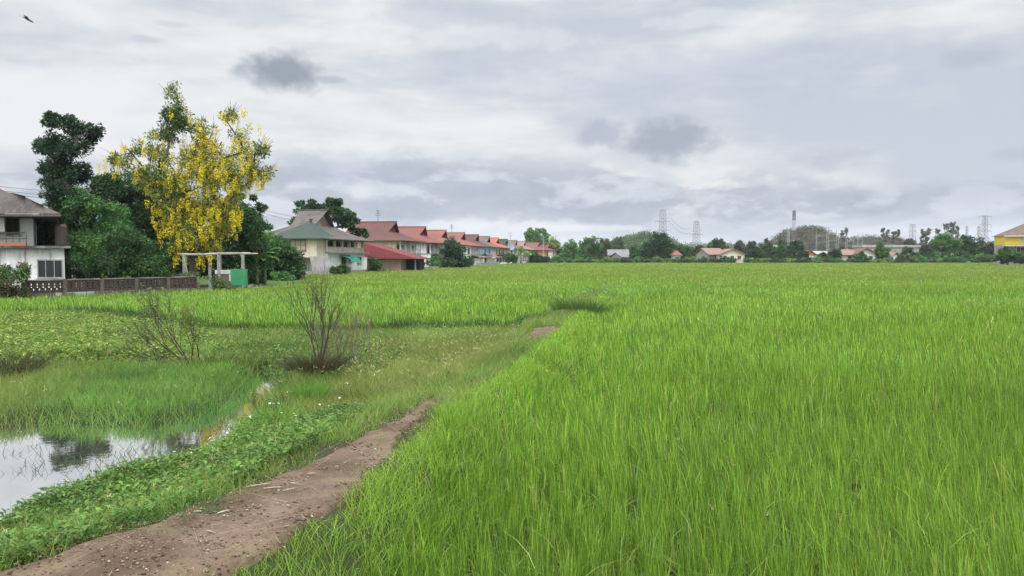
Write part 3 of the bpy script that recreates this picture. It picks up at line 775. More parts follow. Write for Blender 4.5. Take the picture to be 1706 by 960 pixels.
# dry reed bits and clods on the path
mb = MB(); mb.tube([(-.5, 0, 0), (-.1, .012, .006), (.3, 0, .004), (.5, -.02, 0)], [.045, .05, .05, .03], 5)
rd = mb.build('dry_reed', mat('dry_straw', (0.40, 0.35, 0.27), 0.8, (0.26, 0.21, 0.15), 8))
for i, (px, py, L, a, lb) in enumerate(((430, 822, .28, .5, 'long'), (455, 826, .22, .3, ''), (482, 829, .16, .7, ''), (490, 818, .1, -.3, ''), (372, 869, .14, .9, 'thick pale'), (520, 800, .1, .2, ''), (575, 780, .08, 1.2, ''), (352, 905, .12, -.5, ''), (610, 800, .1, 1.4, ''), (330, 870, .09, .1, ''))):
    o = rd if i == 0 else rd.copy()
    if i: COL.objects.link(o)
    x, y = gp(px, py, .56)
    o.location = (x, y, gz(x, y) + .046); o.scale = (L * .6, .085 if lb != 'thick pale' else .2, .1); o.rotation_euler = (0, 0, a)
    tag(o, ['longest pale dry reed lying on the bare earth path', 'middle one of three parallel dry reeds on the path', 'third dry reed, nearest the rice, of the parallel three on the path', 'short dry reed just above the parallel three on the path', 'thick pale reed bit lying alone on the path', 'short reed scrap in the middle of the path beyond the others', 'tiny reed scrap near the narrowing of the path', 'short reed scrap closest to the bottom edge of the path', 'tiny pale scrap at the rice side of the path', 'tiny scrap left of the thick pale reed bit'][i], 'reed', 'dry reeds on the path')
# ------------------------------------------------------------------ buildings
ROOF_GREY = mat('roof_grey_brown', (0.115, 0.095, 0.085), 0.85, (0.07, 0.058, 0.053), 0.6, course=0.42, streak=(0.17, 0.15, 0.14))
ROOF_GREEN = mat('roof_green_grey', (0.052, 0.07, 0.058), 0.85, (0.055, 0.075, 0.066), 0.7, course=0.42)
ROOF_MAROON = mat('roof_maroon', (0.125, 0.05, 0.042), 0.85, (0.085, 0.05, 0.04), 0.5, course=0.35)
ROOF_RED = mat('roof_red', (0.19, 0.065, 0.052), 0.85, (0.16, 0.075, 0.06), 0.4, course=0.35)
ROOF_ORANGE = mat('roof_orange', (0.235, 0.09, 0.066), 0.85, (0.16, 0.075, 0.06), 0.4, course=0.35)
ROOF_BRIGHT = mat('roof_bright_red', (0.40, 0.10, 0.07), 0.8, (0.3, 0.09, 0.065), 0.4, course=0.35)
ROOF_DARKRED = mat('roof_dark_red', (0.17, 0.032, 0.034), 0.8, (0.13, 0.03, 0.03), 0.4, course=0.35)
ROOF_MOSS = mat('roof_mossy', (0.06, 0.062, 0.042), 0.9, (0.035, 0.045, 0.025), 0.5, course=0.4)
ROOF_PALE = mat('roof_pale_sheet', (0.38, 0.37, 0.35), 0.7, (0.25, 0.22, 0.2), 0.5, streak=(0.2, 0.15, 0.12))
ROOF_PINK = mat('roof_faded_red', (0.24, 0.155, 0.135), 0.8, (0.24, 0.12, 0.10), 0.3, course=0.4)
ROOF_BROWN = mat('roof_brown', (0.16, 0.11, 0.085), 0.85, (0.10, 0.08, 0.06), 0.5, course=0.4)
W_WHITE = mat('wall_white', (0.74, 0.73, 0.69), 0.85, (0.58, 0.57, 0.53), 0.6, streak=(0.17, 0.16, 0.14))
W_CREAM = mat('wall_cream', (0.68, 0.58, 0.45), 0.85, (0.58, 0.49, 0.37), 0.6, streak=(0.26, 0.2, 0.15))
W_PINK = mat('wall_pink', (0.52, 0.33, 0.26), 0.85, (0.45, 0.29, 0.23), 0.6, streak=(0.3, 0.22, 0.18))
W_BLUE = mat('wall_blue', (0.33, 0.50, 0.70), 0.85, (0.33, 0.45, 0.6), 0.6, streak=(0.2, 0.28, 0.36))
W_ORANGE = mat('wall_orange', (0.52, 0.23, 0.12), 0.85, (0.46, 0.23, 0.13), 0.6, streak=(0.3, 0.17, 0.1))
W_GREY = mat('wall_grey', (0.30, 0.30, 0.29), 0.85, (0.22, 0.22, 0.21), 0.6, streak=(0.12, 0.12, 0.11))
W_YELLOW = mat('wall_yellow', (0.62, 0.45, 0.05), 0.85, (0.55, 0.40, 0.05), 0.4)
GLASS = mat('window_glass', (0.02, 0.024, 0.026), 0.35, spec=0.3)
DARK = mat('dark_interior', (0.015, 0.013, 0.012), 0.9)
FRAME_W = mat('frame_white', (0.62, 0.61, 0.58), 0.6, (0.4, 0.38, 0.35), 4)
FRAME_B = mat('frame_brown', (0.10, 0.06, 0.04), 0.7)
DOOR_R = mat('door_red_brown', (0.16, 0.035, 0.028), 0.7)
METAL = mat('metal_dark', (0.06, 0.06, 0.065), 0.6)
GALV = mat('metal_galvanised', (0.34, 0.36, 0.38), 0.6, metal=0.3)
CONC = mat('concrete', (0.32, 0.31, 0.28), 0.9, (0.18, 0.17, 0.15), 1.5, bump=0.3, streak=(0.12, 0.12, 0.1))

def roof_rings(x0, x1, y0, y1, ze, zr, ra, rb, tg, pw=1.28, n=9, gy_=None):
    """rings of a swept dutch-gable roof: eave box x0..x1, y0..y1; ridge from ra to rb at mid y; gablets down to tg"""
    ym = (y0 + y1) / 2; hb = (y1 - y0) / 2
    R_ = []
    for i in range(n + 1):
        t = i / n
        z = ze + (zr - ze) * (1 - t) ** pw
        h = hb * t
        if t <= tg: a, b = ra + 0.5 * t / tg, rb - 0.5 * t / tg
        else:
            u = (t - tg) / (1 - tg); a, b = (ra + .5) * (1 - u) + x0 * u, (rb - .5) * (1 - u) + x1 * u
        R_.append((t, a, b, ym - h, ym + h, z))
    return R_
def dutch_roof(x0, x1, y0, y1, ze, zr, ra, rb, tg, m, parent, gm_=None, pw=1.28, gable_m=None, ends=(1, 1)):
    n = 9; tg = round(tg * n) / n if tg > 0 else 0
    rr = roof_rings(x0, x1, y0, y1, ze, zr, ra, rb, tg or 1e-3, pw, n)
    mb = MB()
    for lo, hi in zip(rr[:-1], rr[1:]):
        t0, a0, b0, n0, f0, z0 = lo; t1, a1, b1, n1, f1, z1 = hi
        mb.add([(a0, n0, z0), (b0, n0, z0), (b1, n1, z1), (a1, n1, z1)], [(0, 3, 2, 1)])
        mb.add([(a0, f0, z0), (b0, f0, z0), (b1, f1, z1), (a1, f1, z1)], [(0, 1, 2, 3)])
        if t0 >= tg - 1e-6:
            mb.add([(b0, n0, z0), (b0, f0, z0), (b1, f1, z1), (b1, n1, z1)], [(0, 3, 2, 1)])
            mb.add([(a0, n0, z0), (a0, f0, z0), (a1, f1, z1), (a1, n1, z1)], [(0, 1, 2, 3)])
    t, a, b, n_, f_, z = rr[-1]
    mb.add([(a, n_, z), (b, n_, z), (b, f_, z), (a, f_, z), (a, n_, z - .12), (b, n_, z - .12), (b, f_, z - .12), (a, f_, z - .12)],
           [(0, 1, 5, 4), (1, 2, 6, 5), (2, 3, 7, 6), (3, 0, 4, 7), (4, 5, 6, 7)])
    # ridge cap
    mb.box(ra - .1, rb + .1, (y0 + y1) / 2 - .14, (y0 + y1) / 2 + .14, zr - .06, zr + .1)
    ro = mb.build('roof', m, parent)
    if tg > 0:
        g = [r for r in rr if r[0] <= tg + 1e-6]
        bb = g[-1]
        for sx, xx in ((1, bb[2] - .55), (-1, bb[1] + .55)):
            mg = MB()
            pts = [(r[3], r[5] - .08) for r in g] + [(r[4], r[5] - .08) for r in g[::-1]][:-1]
            mg.prism(pts, xx - .05, xx + .05, 'x')
            mg.build('gable', gable_m or ROOF_BROWN, ro)
    return ro

def opening(parent, face, a, b, z0, z1, off, kind='window', frame=None, pane=None, bars=1, depth=0.12, hbar=False):
    """window or door in a wall: face 'y' (wall at y = off, seen from -y) or 'x' (wall at x = off, seen from +x)"""
    frame = frame or FRAME_W; pane = pane or GLASS
    def bx(mb, u0, u1, w0, w1, d0, d1):
        if face == 'y': mb.box(u0, u1, off - d1, off - d0, w0, w1)
        else: mb.box(off + d0, off + d1, u0, u1, w0, w1)
    t_ = 0.07
    f = MB()
    bx(f, a, a + t_, z0, z1, -.02, depth * .6); bx(f, b - t_, b, z0, z1, -.02, depth * .6)
    bx(f, a + t_, b - t_, z1 - t_, z1, -.02, depth * .6)
    if kind == 'window': bx(f, a + t_, b - t_, z0, z0 + t_, -.02, depth * .6)
    for k in range(bars):
        c = a + (b - a) * (k + 1) / (bars + 1); bx(f, c - .025, c + .025, z0 + t_, z1 - t_, -.02, depth * .45)
    if hbar:
        c = (z0 + z1) / 2; 
        for k in range(bars + 1):
            u0 = a + (b - a) * k / (bars + 1) + .03; u1 = a + (b - a) * (k + 1) / (bars + 1) - .03
            bx(f, u0, u1, c - .02, c + .02, -.015, depth * .4)
    fo = f.build(kind, frame, parent)
    p = MB(); bx(p, a + t_ * .5, b - t_ * .5, z0 + (t_ * .5 if kind == 'window' else 0), z1 - t_ * .5, .004, .022)
    p.build('pane' if kind == 'window' else 'door_panel', pane, fo)
    if kind == 'window':
        s_ = MB(); bx(s_, a - .08, b + .08, z0 - .09, z0 - .004, -.02, depth * 1.4); s_.build('sill', CONC, fo)
    return fo
def wall_box(parent, x0, x1, y0, y1, z0, z1, m, name='wall'):
    return MB().box(x0, x1, y0, y1, z0, z1).build(name, m, parent)
def railing(parent, x, y0, y1, z0, h, m, n, face='x'):
    mb = MB()
    for zz in (z0 + .12, z0 + h * .55, z0 + h):
        if face == 'x': mb.box(x - .03, x + .03, y0, y1, zz - .03, zz + .03)
        else: mb.box(y0, y1, x - .03, x + .03, zz - .03, zz + .03)
    for i in range(n + 1):
        c = y0 + (y1 - y0) * i / n
        if face == 'x': mb.box(x - .022, x + .022, c - .02, c + .02, z0, z0 + h - .035)
        else: mb.box(c - .02, c + .02, x - .022, x + .022, z0, z0 + h - .035)
    return mb.build('railing', m, parent)

def row_house(x, y, roof, upper, lower, label, gable_m=None, L=14.0, ridge=(-8.6, -2.9), zr=8.5, balcony=True, lean=None, rail_m=None, seed=0, W_=11.5, dish=False, antenna=False, awn=None):
    rnd = random.Random(seed)
    t = empty('row_house', (x, y, 0), -R(8.5), label, 'house', 'two-storey houses in the row')
    bd = 0.9 if balcony else 0.0
    wall_box(t, -W_, 0, 0, L, -.1, 2.75, lower)
    MB().box(-W_ - .05, 0.35, -.05, L + .05, 2.75, 2.93).build('floor_slab', CONC, t)
    wall_box(t, -W_, -bd, 0, L, 2.93, 5.25, upper, 'upper_wall')
    dutch_roof(-W_ - 1.0, 0.9, -1.0, L + 1.0, 5.1, zr, ridge[0], ridge[1], 0.42, roof, t, gable_m=gable_m)
    # field side, two dwellings side by side
    for k in range(2):
        o = k * L / 2
        opening(t, 'x', o + .7, o + 1.7, 0.05, 2.2, 0, 'door', FRAME_B, DOOR_R if rnd.random() < .5 else DARK, 0)
        opening(t, 'x', o + 2.4, o + 3.7, 0.9, 2.15, 0, bars=2, hbar=True)
        opening(t, 'x', o + 4.7, o + 6.0, 0.9, 2.15, 0, bars=2)
        opening(t, 'x', o + .8, o + 2.0, 3.0, 4.45, -bd, 'door', FRAME_B, DARK if rnd.random() < .5 else DOOR_R, 1)
        opening(t, 'x', o + 3.2, o + 4.6, 3.5, 4.4, -bd, bars=2)
    opening(t, 'y', -W_ + 1.5, -W_ + 3.2, 3.45, 4.35, 0, bars=2)
    opening(t, 'y', -4.2, -3.1, 2.98, 4.4, 0, 'door', FRAME_B, DOOR_R, 0)
    opening(t, 'y', -7.2, -5.8, 3.45, 4.35, 0, bars=2)
    if balcony:
        cm = upper if rnd.random() < .4 else W_WHITE
        for k in range(5): MB().box(-.22, -.02, max(.02, k * L / 4 - .1), min(L - .02, k * L / 4 + .12), 2.93, 5.12).build('column', cm, t)
        railing(t, -.12, .15, L - .15, 2.93, .85, rail_m or FRAME_W, 34)
        MB().box(-bd, -.25, L / 2 - .08, L / 2 + .08, 2.93, 5.1).build('partition_wall', upper, t)
    if lean:
        mb = MB(); x1 = 3.4
        mb.add([(-.1, -.2, 2.72), (x1, -.2, 2.15), (x1, L * lean[1], 2.15), (-.1, L * lean[1], 2.72), (-.1, -.2, 2.64), (x1, -.2, 2.07), (x1, L * lean[1], 2.07), (-.1, L * lean[1], 2.64)],
               [(0, 1, 2, 3), (7, 6, 5, 4), (0, 4, 5, 1), (1, 5, 6, 2), (2, 6, 7, 3), (3, 7, 4, 0)])
        lo = mb.build('lean_to_roof', lean[0], t)
        p = MB()
        for yy in (0.1, L * lean[1] / 2, L * lean[1] - .4): p.box(x1 - .25, x1 - .12, yy, yy + .13, 0, 2.09)
        p.build('post', FRAME_W, lo)
        wall_box(t, .5, x1 - .3, L * lean[1] * .1, L * lean[1] * .16, 0, 1.9, lower, 'side_wall')
    if awn:
        MB().add([(0, 2, 2.5), (1.6, 2, 2.0), (1.6, 6, 2.0), (0, 6, 2.5), (0, 2, 2.45), (1.6, 2, 1.95), (1.6, 6, 1.95), (0, 6, 2.45)],
                 [(0, 1, 2, 3), (7, 6, 5, 4), (0, 4, 5, 1), (1, 5, 6, 2), (2, 6, 7, 3), (3, 7, 4, 0)]).build('awning', awn, t)
    if antenna:
        mb = MB(); cx = ridge[1] - 3.5; hz = zr
        mb.tube([(cx, L / 2, hz - .1), (cx, L / 2, hz + 2.2)], .05, 5)
        for i in range(4): mb.tube([(cx - .5 + .1 * i, L / 2, hz + 1.2 + .3 * i), (cx + .5 - .1 * i, L / 2, hz + 1.2 + .3 * i)], .03, 4)
        mb.build('antenna', METAL, t)
    if dish:
        mb = MB(); rr, nn = 1.25, 16; c = Vector((1.2, 5, 5.6)); nrm = Vector((.55, -.75, .35)).normalized()
        a = nrm.cross(Vector((0, 0, 1))).normalized(); b = nrm.cross(a)
        vs = [c - nrm * .35] + [c - nrm * .17 + (a * math.cos(q) + b * math.sin(q)) * rr * .62 for q in [2 * math.pi * k / nn for k in range(nn)]] + [c + (a * math.cos(q) + b * math.sin(q)) * rr for q in [2 * math.pi * k / nn for k in range(nn)]]
        mb.add(vs, [(0, 1 + k, 1 + (k + 1) % nn) for k in range(nn)] + [(1 + k, 1 + nn + k, 1 + nn + (k + 1) % nn, 1 + (k + 1) % nn) for k in range(nn)])
        mb.tube([(1.1, 5, 4.6), tuple(c - nrm * .35)], .06, 5)
        mb.build('satellite_dish', mat('dish_grey', (0.22, 0.25, 0.27), .6), t)
    return t

def fx(D): return -23.9 + 0.15 * (D - 98)
# ---- the shabby cream house, nearest of the row, built piece by piece
h = empty('row_house', (fx(98), 98, 0), -R(10), 'shabby cream two-storey house with curved grey-brown roof and green hip roof at its corner', 'house', 'two-storey houses in the row')
wall_box(h, -11, 0, 0, 13, -.1, 2.75, W_WHITE)
MB().box(-11.05, .7, -.05, 13.1, 2.75, 2.95).build('floor_slab', CONC, h)
wall_box(h, -11, -1.4, 0, 13, 2.95, 4.75, W_CREAM, 'upper_wall')
dutch_roof(-12.6, 1.4, -1.2, 14.2, 4.6, 8.75, -7.0, -2.7, .45, ROOF_GREY, h, gable_m=mat('gable_weathered', (0.2, 0.13, 0.11), .8, (0.4, 0.38, 0.35), .8), pw=1.35)
wall_box(h, -6.4, -.3, -2.6, -.02, 2.2, 4.7, W_CREAM, 'corner_room')
cr = dutch_roof(-7.0, .7, -3.5, 2.6, 4.62, 7.1, -2.1, -1.9, 0, ROOF_GREEN, h, pw=1.12)
opening(h, 'y', -5.6, -4.9, 3.75, 4.45, -2.6, bars=1, pane=DOOR_R)
opening(h, 'y', -4.6, -1.7, 3.1, 4.45, -2.6, bars=3, hbar=True, frame=FRAME_B, pane=mat('lattice_cream', (0.45, 0.37, 0.27), .8))
opening(h, 'y', -10.2, -8.3, 3.6, 4.4, 0, bars=2)
for yy in (.05, 2.6, 5.2, 7.8, 10.4, 12.7): MB().box(-.3, -.06, yy, yy + .25, 2.95, 4.62).build('column', W_WHITE, h)
wall_box(h, -.28, -.1, .3, 12.7, 2.953, 3.6, W_CREAM, 'parapet')
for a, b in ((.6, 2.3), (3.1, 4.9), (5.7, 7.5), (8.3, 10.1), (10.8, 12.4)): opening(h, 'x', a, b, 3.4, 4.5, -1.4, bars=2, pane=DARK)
opening(h, 'x', .8, 3.2, 0.9, 2.3, 0, bars=4, hbar=True, pane=W_WHITE)
opening(h, 'x', 4.4, 6.0, 0.05, 2.3, 0, 'door', FRAME_W, DARK, 1)
opening(h, 'x', 7.0, 8.6, 1.6, 2.2, 0, bars=2)
opening(h, 'x', 10.2, 11.8, 1.4, 2.3, 0, bars=1)
aw = MB(); aw.add([(.02, 3.6, 2.5), (1.5, 3.6, 2.1), (1.9, 3.9, 1.55), (1.9, 7.0, 1.55), (1.5, 7.3, 2.1), (.02, 7.3, 2.5)], [(0, 1, 4, 5), (1, 2, 3, 4)])
aw.build('awning', mat('awning_green', (0.02, 0.20, 0.13), .7), h)
# grey service lean-to at its left foot
mb = MB()
mb.add([(-11.5, -2.2, 3.9), (-4.2, -4.6, 2.5), (-2.7, -4.6, 2.35), (-2.7, -.05, 2.75), (-11.5, -.05, 3.95)], [(0, 1, 2, 3, 4)])
mb.add([(-11.5, -2.2, 3.82), (-4.2, -4.6, 2.42), (-2.7, -4.6, 2.27), (-2.7, -.05, 2.67), (-11.5, -.05, 3.87)], [(4, 3, 2, 1, 0)])
lo = mb.build('lean_to_roof', ROOF_GREY, h)
wall_box(h, -10.5, -6.6, -3.0, -.03, 0, 2.6, W_GREY, 'service_wall')
opening(h, 'y', -9.6, -7.6, 1.2, 2.2, -3.0, bars=3, hbar=True, pane=W_GREY)
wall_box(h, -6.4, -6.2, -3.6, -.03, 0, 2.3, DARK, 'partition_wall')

# a corrugated sheet leaning in front of the house
sh = MB(); nn = 22
vs = []
for j, zz, xx in ((0, 2.35, 0.0), (1, 0.15, .7)):
    for i in range(nn * 2 + 1): vs.append((i * .052 + xx, -.7 * (1 - zz / 2.35) + (.03 if i % 2 else -.03), zz))
m_ = nn * 2 + 1
sh.add(vs, [(i, i + 1, m_ + i + 1, m_ + i) for i in range(m_ - 1)])
so = sh.build('corrugated_sheet', ROOF_PALE)
so.location = (xat(516, 92), 92, 0); so.rotation_euler = (0, 0, -.1)
so.modifiers.new('s', 'SOLIDIFY').thickness = .02
tag(so, 'pale corrugated sheet leaning against the shed of the shabby cream house', 'metal sheet')

row_house(fx(130), 130, ROOF_MAROON, W_CREAM, W_WHITE, 'house with the large dark maroon roof and white balcony railing', L=13, ridge=(-11.5, -2.7), W_=14, seed=3, antenna=True, gable_m=ROOF_RED, zr=8.6)
row_house(fx(150), 150, ROOF_RED, W_WHITE, W_WHITE, 'faded red-roofed house just beyond the large maroon roof', L=13, ridge=(-10.5, -2.7), seed=4)
row_house(fx(170), 170, ROOF_ORANGE, W_WHITE, W_CREAM, 'orange-roofed house behind the big round tree', L=13, ridge=(-10.5, -3.2), seed=5)
row_house(fx(189), 189, ROOF_ORANGE, W_WHITE, W_WHITE, 'second orange-roofed house, with an antenna on its ridge', L=13, ridge=(-10.5, -2.9), seed=6, antenna=True, lean=(ROOF_PINK, .8))
row_house(fx(206.5), 206.5, ROOF_MAROON, W_BLUE, W_WHITE, 'maroon-roofed house with a sky-blue upper wall', L=12.5, ridge=(-10, -2.7), seed=7, lean=(ROOF_PINK, .9), balcony=False)
row_house(fx(224.5), 224.5, ROOF_BROWN, W_PINK, W_WHITE, 'brown-roofed house with a salmon pink upper wall', L=12.5, ridge=(-10, -2.7), seed=8, balcony=False)
row_house(fx(242.5), 242.5, ROOF_BRIGHT, W_CREAM, W_CREAM, 'house with the brightest red roof and a grey satellite dish', L=12.5, ridge=(-10, -3), seed=9, dish=True)
row_house(fx(261), 261, ROOF_MOSS, W_CREAM, W_GREY, 'house with a dark mossy roof beyond the bright red one', L=12.5, ridge=(-10, -3), seed=10)
row_house(fx(281) + .5, 281, ROOF_BROWN, W_WHITE, W_GREY, 'dull brown-roofed house near the far end of the row', L=12.5, ridge=(-10, -3), seed=11)
row_house(fx(298) + 1.5, 298, ROOF_PINK, W_GREY, W_GREY, 'greyish pink-roofed house before the red roofs at the row\'s end', L=11, ridge=(-9, -3), seed=12)
row_house(fx(312) + 5.5, 312, ROOF_RED, W_ORANGE, W_WHITE, 'red-roofed house with an orange wall at the far end of the row', L=13, ridge=(-14, -3), seed=13, W_=16, balcony=False, zr=8.3)
row_house(fx(334) + 7.5, 334, ROOF_DARKRED, W_WHITE, W_WHITE, 'last house of the row, low dark red roof and white walls', L=13, ridge=(-12, -3), seed=14, zr=7.6)

# annex with plain dark red hip roof before the maroon-roofed house
g = empty('annex', (xat(622, 116), 116, 0), -R(6), 'low annex with smooth dark red roof and salmon wall beside the shabby cream house', 'annex')
wall_box(g, -1.0, 4.3, 0, 6, -.1, 2.0, W_PINK)
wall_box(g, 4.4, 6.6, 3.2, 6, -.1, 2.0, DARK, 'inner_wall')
MB().box(6.45, 6.62, .1, .3, -.1, 2.0).build('post', W_GREY, g)
mb = MB(); mb.add([(-1.6, -.8, 4.5), (-1.6, 8, 4.5), (7.2, 8, 2.0), (7.2, -1.4, 2.0), (1.2, -1.6, 2.0), (-1.6, -1.6, 2.25)], [(0, 3, 2, 1), (0, 5, 4, 3)])
mb.add([(-1.6, -1.5, 1.9), (7.1, -1.3, 1.9), (7.1, 7.9, 1.9), (-1.6, 7.9, 1.9), (-1.6, -1.5, 1.98), (7.1, -1.3, 1.98), (7.1, 7.9, 1.98), (-1.6, 7.9, 1.98)], [(0, 1, 5, 4), (1, 2, 6, 5), (2, 3, 7, 6), (3, 2, 1, 0)])
mb.build('roof', ROOF_DARKRED, g)

# low plinth wall along the row
def wall_run(name, P, h, th, m, label, cat='wall', z0=-.1):
    t = MB(); 
    for a, b in zip(P[:-1], P[1:]):
        a = Vector((a[0], a[1], 0)); b = Vector((b[0], b[1], 0)); d = (b - a).normalized(); nn_ = Vector((-d.y, d.x, 0)) * th / 2
        vs = [a - nn_, b - nn_, b + nn_, a + nn_]
        t.add([(v.x, v.y, z0) for v in vs] + [(v.x, v.y, h) for v in vs], [(0, 3, 2, 1), (4, 5, 6, 7), (0, 1, 5, 4), (1, 2, 6, 5), (2, 3, 7, 6), (3, 0, 4, 7)])
    o = t.build(name, m)
    return tag(o, label, cat)
wall_run('boundary_wall', [(-31.5, 92.5), (fx(92) + 1.6, 91.5), (fx(113) + 1.9, 113.5)], .5, .2, CONC, 'low mossy concrete boundary wall at the foot of the shabby cream house')
wall_run('boundary_wall', [(fx(114) + 2.6, 114), (fx(150) + 2.8, 150)], .5, .2, CONC, 'low concrete boundary wall before the annex and the maroon-roofed house')
wall_run('boundary_wall', [(fx(176) + 3.9, 176), (fx(206) + 4.0, 206)], .9, .2, W_GREY, 'grey boundary wall before the orange-roofed houses')
wall_run('boundary_wall', [(fx(210) + 3.9, 210), (fx(262) + 3.9, 262)], .7, .2, W_WHITE, 'whitish boundary wall before the far houses of the row')

# ---- the cropped house at the left edge
D = 42.0
h = empty('old_house', (xat(108, D), D, 0), 0, 'stained white two-storey house with maroon-brown roof cropped by the left edge', 'house')
wz = lambda py: zat(py, D)
lx = lambda px: xat(px, D) - xat(108, D)
STAIN = mat('wall_stained', (0.72, 0.72, 0.69), .9, (0.5, 0.5, 0.47), .7, streak=(0.07, 0.07, 0.065))
wall_box(h, lx(-420), 0, 0, 8, -.1, wz(413), STAIN)
MB().box(lx(-420), .35, -.5, 8.2, wz(413), wz(409)).build('terrace_slab', mat('slab_black', (0.05, 0.05, 0.048), .9, (0.2, 0.2, 0.19), 2), h)
MB().box(lx(-420), lx(45), -.42, -.2, wz(409), wz(404)).build('terrace_edge', mat('edge_orange', (0.36, 0.13, 0.07), .8), h)
wall_box(h, lx(-420), lx(56), 1.2, 7.5, wz(409), wz(354), mat('wall_offwhite', (0.72, 0.71, 0.66), .85, (0.6, 0.59, 0.55), 1.0), 'upper_wall')
wall_box(h, lx(-420), lx(9), .3, 1.15, wz(385), wz(354), mat('wall_offwhite', (0.5, 0.5, 0.5)), 'bay_wall')
opening(h, 'y', lx(9.8), lx(33), wz(389), wz(360), 1.2, bars=1, frame=FRAME_B)
mb = MB()
for px in (70, 82): mb.box(lx(px), lx(px) + .07, 5.5, 5.6, wz(409), wz(358))
mb.box(lx(97), lx(100), 1.2, 1.35, wz(409), wz(358))
mb.build('terrace_post', FRAME_B, h)
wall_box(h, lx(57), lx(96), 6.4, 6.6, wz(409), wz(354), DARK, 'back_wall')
railing(h, -.25, lx(-200), lx(46), wz(409), .72, METAL, 22, 'y')
# roof: swept slope with a maroon gable above
mb = MB()
zs = [(98, 357), (70, 344), (40, 328), (18, 320)]
pts = [(lx(a) + .2, wz(b)) for a, b in zs]
yb = 9.5
for (a, b) in zip(pts[:-1], pts[1:]):
    mb.add([(a[0], -.9, a[1]), (b[0], 1.2 * (b[1] - pts[0][1]) / 1.4 - .9, b[1]), (b[0], yb - 1.2 * (b[1] - pts[0][1]) / 1.4, b[1]), (a[0], yb, a[1])], [(0, 1, 2, 3)])
# front slope toward the field
lev = [(0, pts[0][1], pts[0][0]), (.35, pts[1][1], pts[1][0]), (.75, pts[2][1], pts[2][0]), (1.0, pts[3][1], pts[3][0])]
for (p, q_) in zip(pts[:-1], pts[1:]):
    ya = 1.2 * (p[1] - pts[0][1]) / 1.4 - .9; yb_ = 1.2 * (q_[1] - pts[0][1]) / 1.4 - .9
    mb.add([(p[0], ya, p[1]), (q_[0], yb_, q_[1]), (lx(-420), yb_, q_[1]), (lx(-420), ya, p[1])], [(0, 3, 2, 1)])
yt = 1.2 * (pts[3][1] - pts[0][1]) / 1.4 - .9
mb.box(lx(-420), pts[0][0], -.93, 9.4, pts[0][1] - .14, pts[0][1] - .03)
ro = mb.build('roof', ROOF_GREY, h)
mb = MB(); pk = (xat(-45, 46.2) - xat(108, 42), 4.2, zat(258, 46.2)); mb.add([pk, (lx(18), yt + .1, pts[3][1]), (lx(-160), yt + .1, pts[3][1])], [(0, 2, 1)])
mb.add([pk, (lx(18), yt + .1, pts[3][1]), (lx(18), 8.2, pts[3][1])], [(0, 1, 2)])
mb.build('upper_roof', mat('roof_maroon_old', (0.15, 0.065, 0.055), .9, (0.09, 0.06, 0.055), .8, course=.35), ro)
opening(h, 'y', lx(62), lx(105), wz(463), wz(431.5), 0, bars=2, frame=W_GREY)
opening(h, 'y', lx(-40), lx(17), wz(457), wz(444), 0, bars=5, frame=FRAME_W)
for a_ in (-1, 40.5): MB().box(lx(a_), lx(a_ + 1.2), -.1, -.02, wz(470), wz(413)).build('drain_pipe', FRAME_W, h)
for o in COL.objects:
    p_ = o.parent
    if o.type == 'MESH' and (p_ is h or (p_ is not None and p_.parent is h)):
        for v_ in o.data.vertices: v_.co.x -= .60 * v_.co.y

b = MB(); b.tube([(0, 0, 0), (0, 0, .08), (0, 0, 1.1), (0, 0, 1.25)], [.3, .34, .34, .26], 14)
bo = b.build('water_tank', mat('tank_brown', (0.07, 0.05, 0.045), .5), smooth=False)
bo.location = (xat(93, 42.6), 42.6 + .6, wz(409)); bo.scale = (.95, .95, 1.0)
tag(bo, 'dark brown upright tank on the terrace of the old stained house', 'tank')

# big dark mossy roof behind the left trees
g = empty('background_house', (xat(66, 68), 68, 0), 0, 'large dark mossy gabled roof standing behind the left trees', 'house')
wall_box(g, 1.2, 10.4, 1, 9, -.1, 5.4, W_GREY)
mb = MB(); mb.add([(0, 0, zat(341, 68)), (11.8, 0, zat(341, 68)), (8.6, 4.8, zat(301, 68)), (2.2, 4.8, zat(301, 68)), (0, 10, zat(341, 68)), (11.8, 10, zat(341, 68))],
                  [(0, 1, 2, 3), (4, 3, 2, 5), (0, 3, 4), (1, 5, 2), (0, 4, 5, 1)])
mb.build('roof', ROOF_MOSS, g)

# ---- perforated brick wall
A = Vector((xat(44, 38.5), 38.5, 0)); B = Vector((xat(378, 48), 48, 0)); Lw = (B - A).length
wrz = math.atan2(B.y - A.y, B.x - A.x)
BR = mat('old_brick', (0.062, 0.042, 0.035), .9, (0.05, 0.035, 0.03), 1.2, bump=.4, streak=(0.04, 0.035, 0.03))
g = empty('brick_wall', A, wrz, 'long dark red perforated brick wall on a pale concrete footing', 'wall')
TOP = 1.05
npan = 6
mb = MB(); cap = MB()
for p in range(npan):
    u0 = p * Lw / npan; u1 = (p + 1) * Lw / npan - .22
    if p == 5: break
    rows = [(.36, .50, 0), (.50, .60, 1), (.60, .66, 0), (.66, .76, 1), (.76, .82, 0), (.82, .92, 1), (.92, TOP, 0)]
    for z0, z1, kind in rows:
        if kind == 0: mb.box(u0, u1, 0, .1, z0 + .001, z1 - .001)
        else:
            s_ = u0; i = 0; off = .1 * (int(z0 * 10) % 2)
            while s_ < u1 - .01:
                e = min(u1, s_ + .19 + (off if i == 0 else 0))
                mb.box(s_, e, .004, .096, z0, z1)
                s_ = e + .09; i += 1
mb.build('panel', BR, g)
pl = MB()
for p in range(npan + 1):
    u0 = p * Lw / npan - .2
    pl.box(u0, u0 + .2, -.05, .15, -.1, (TOP + .06) if p < 5 else .75)
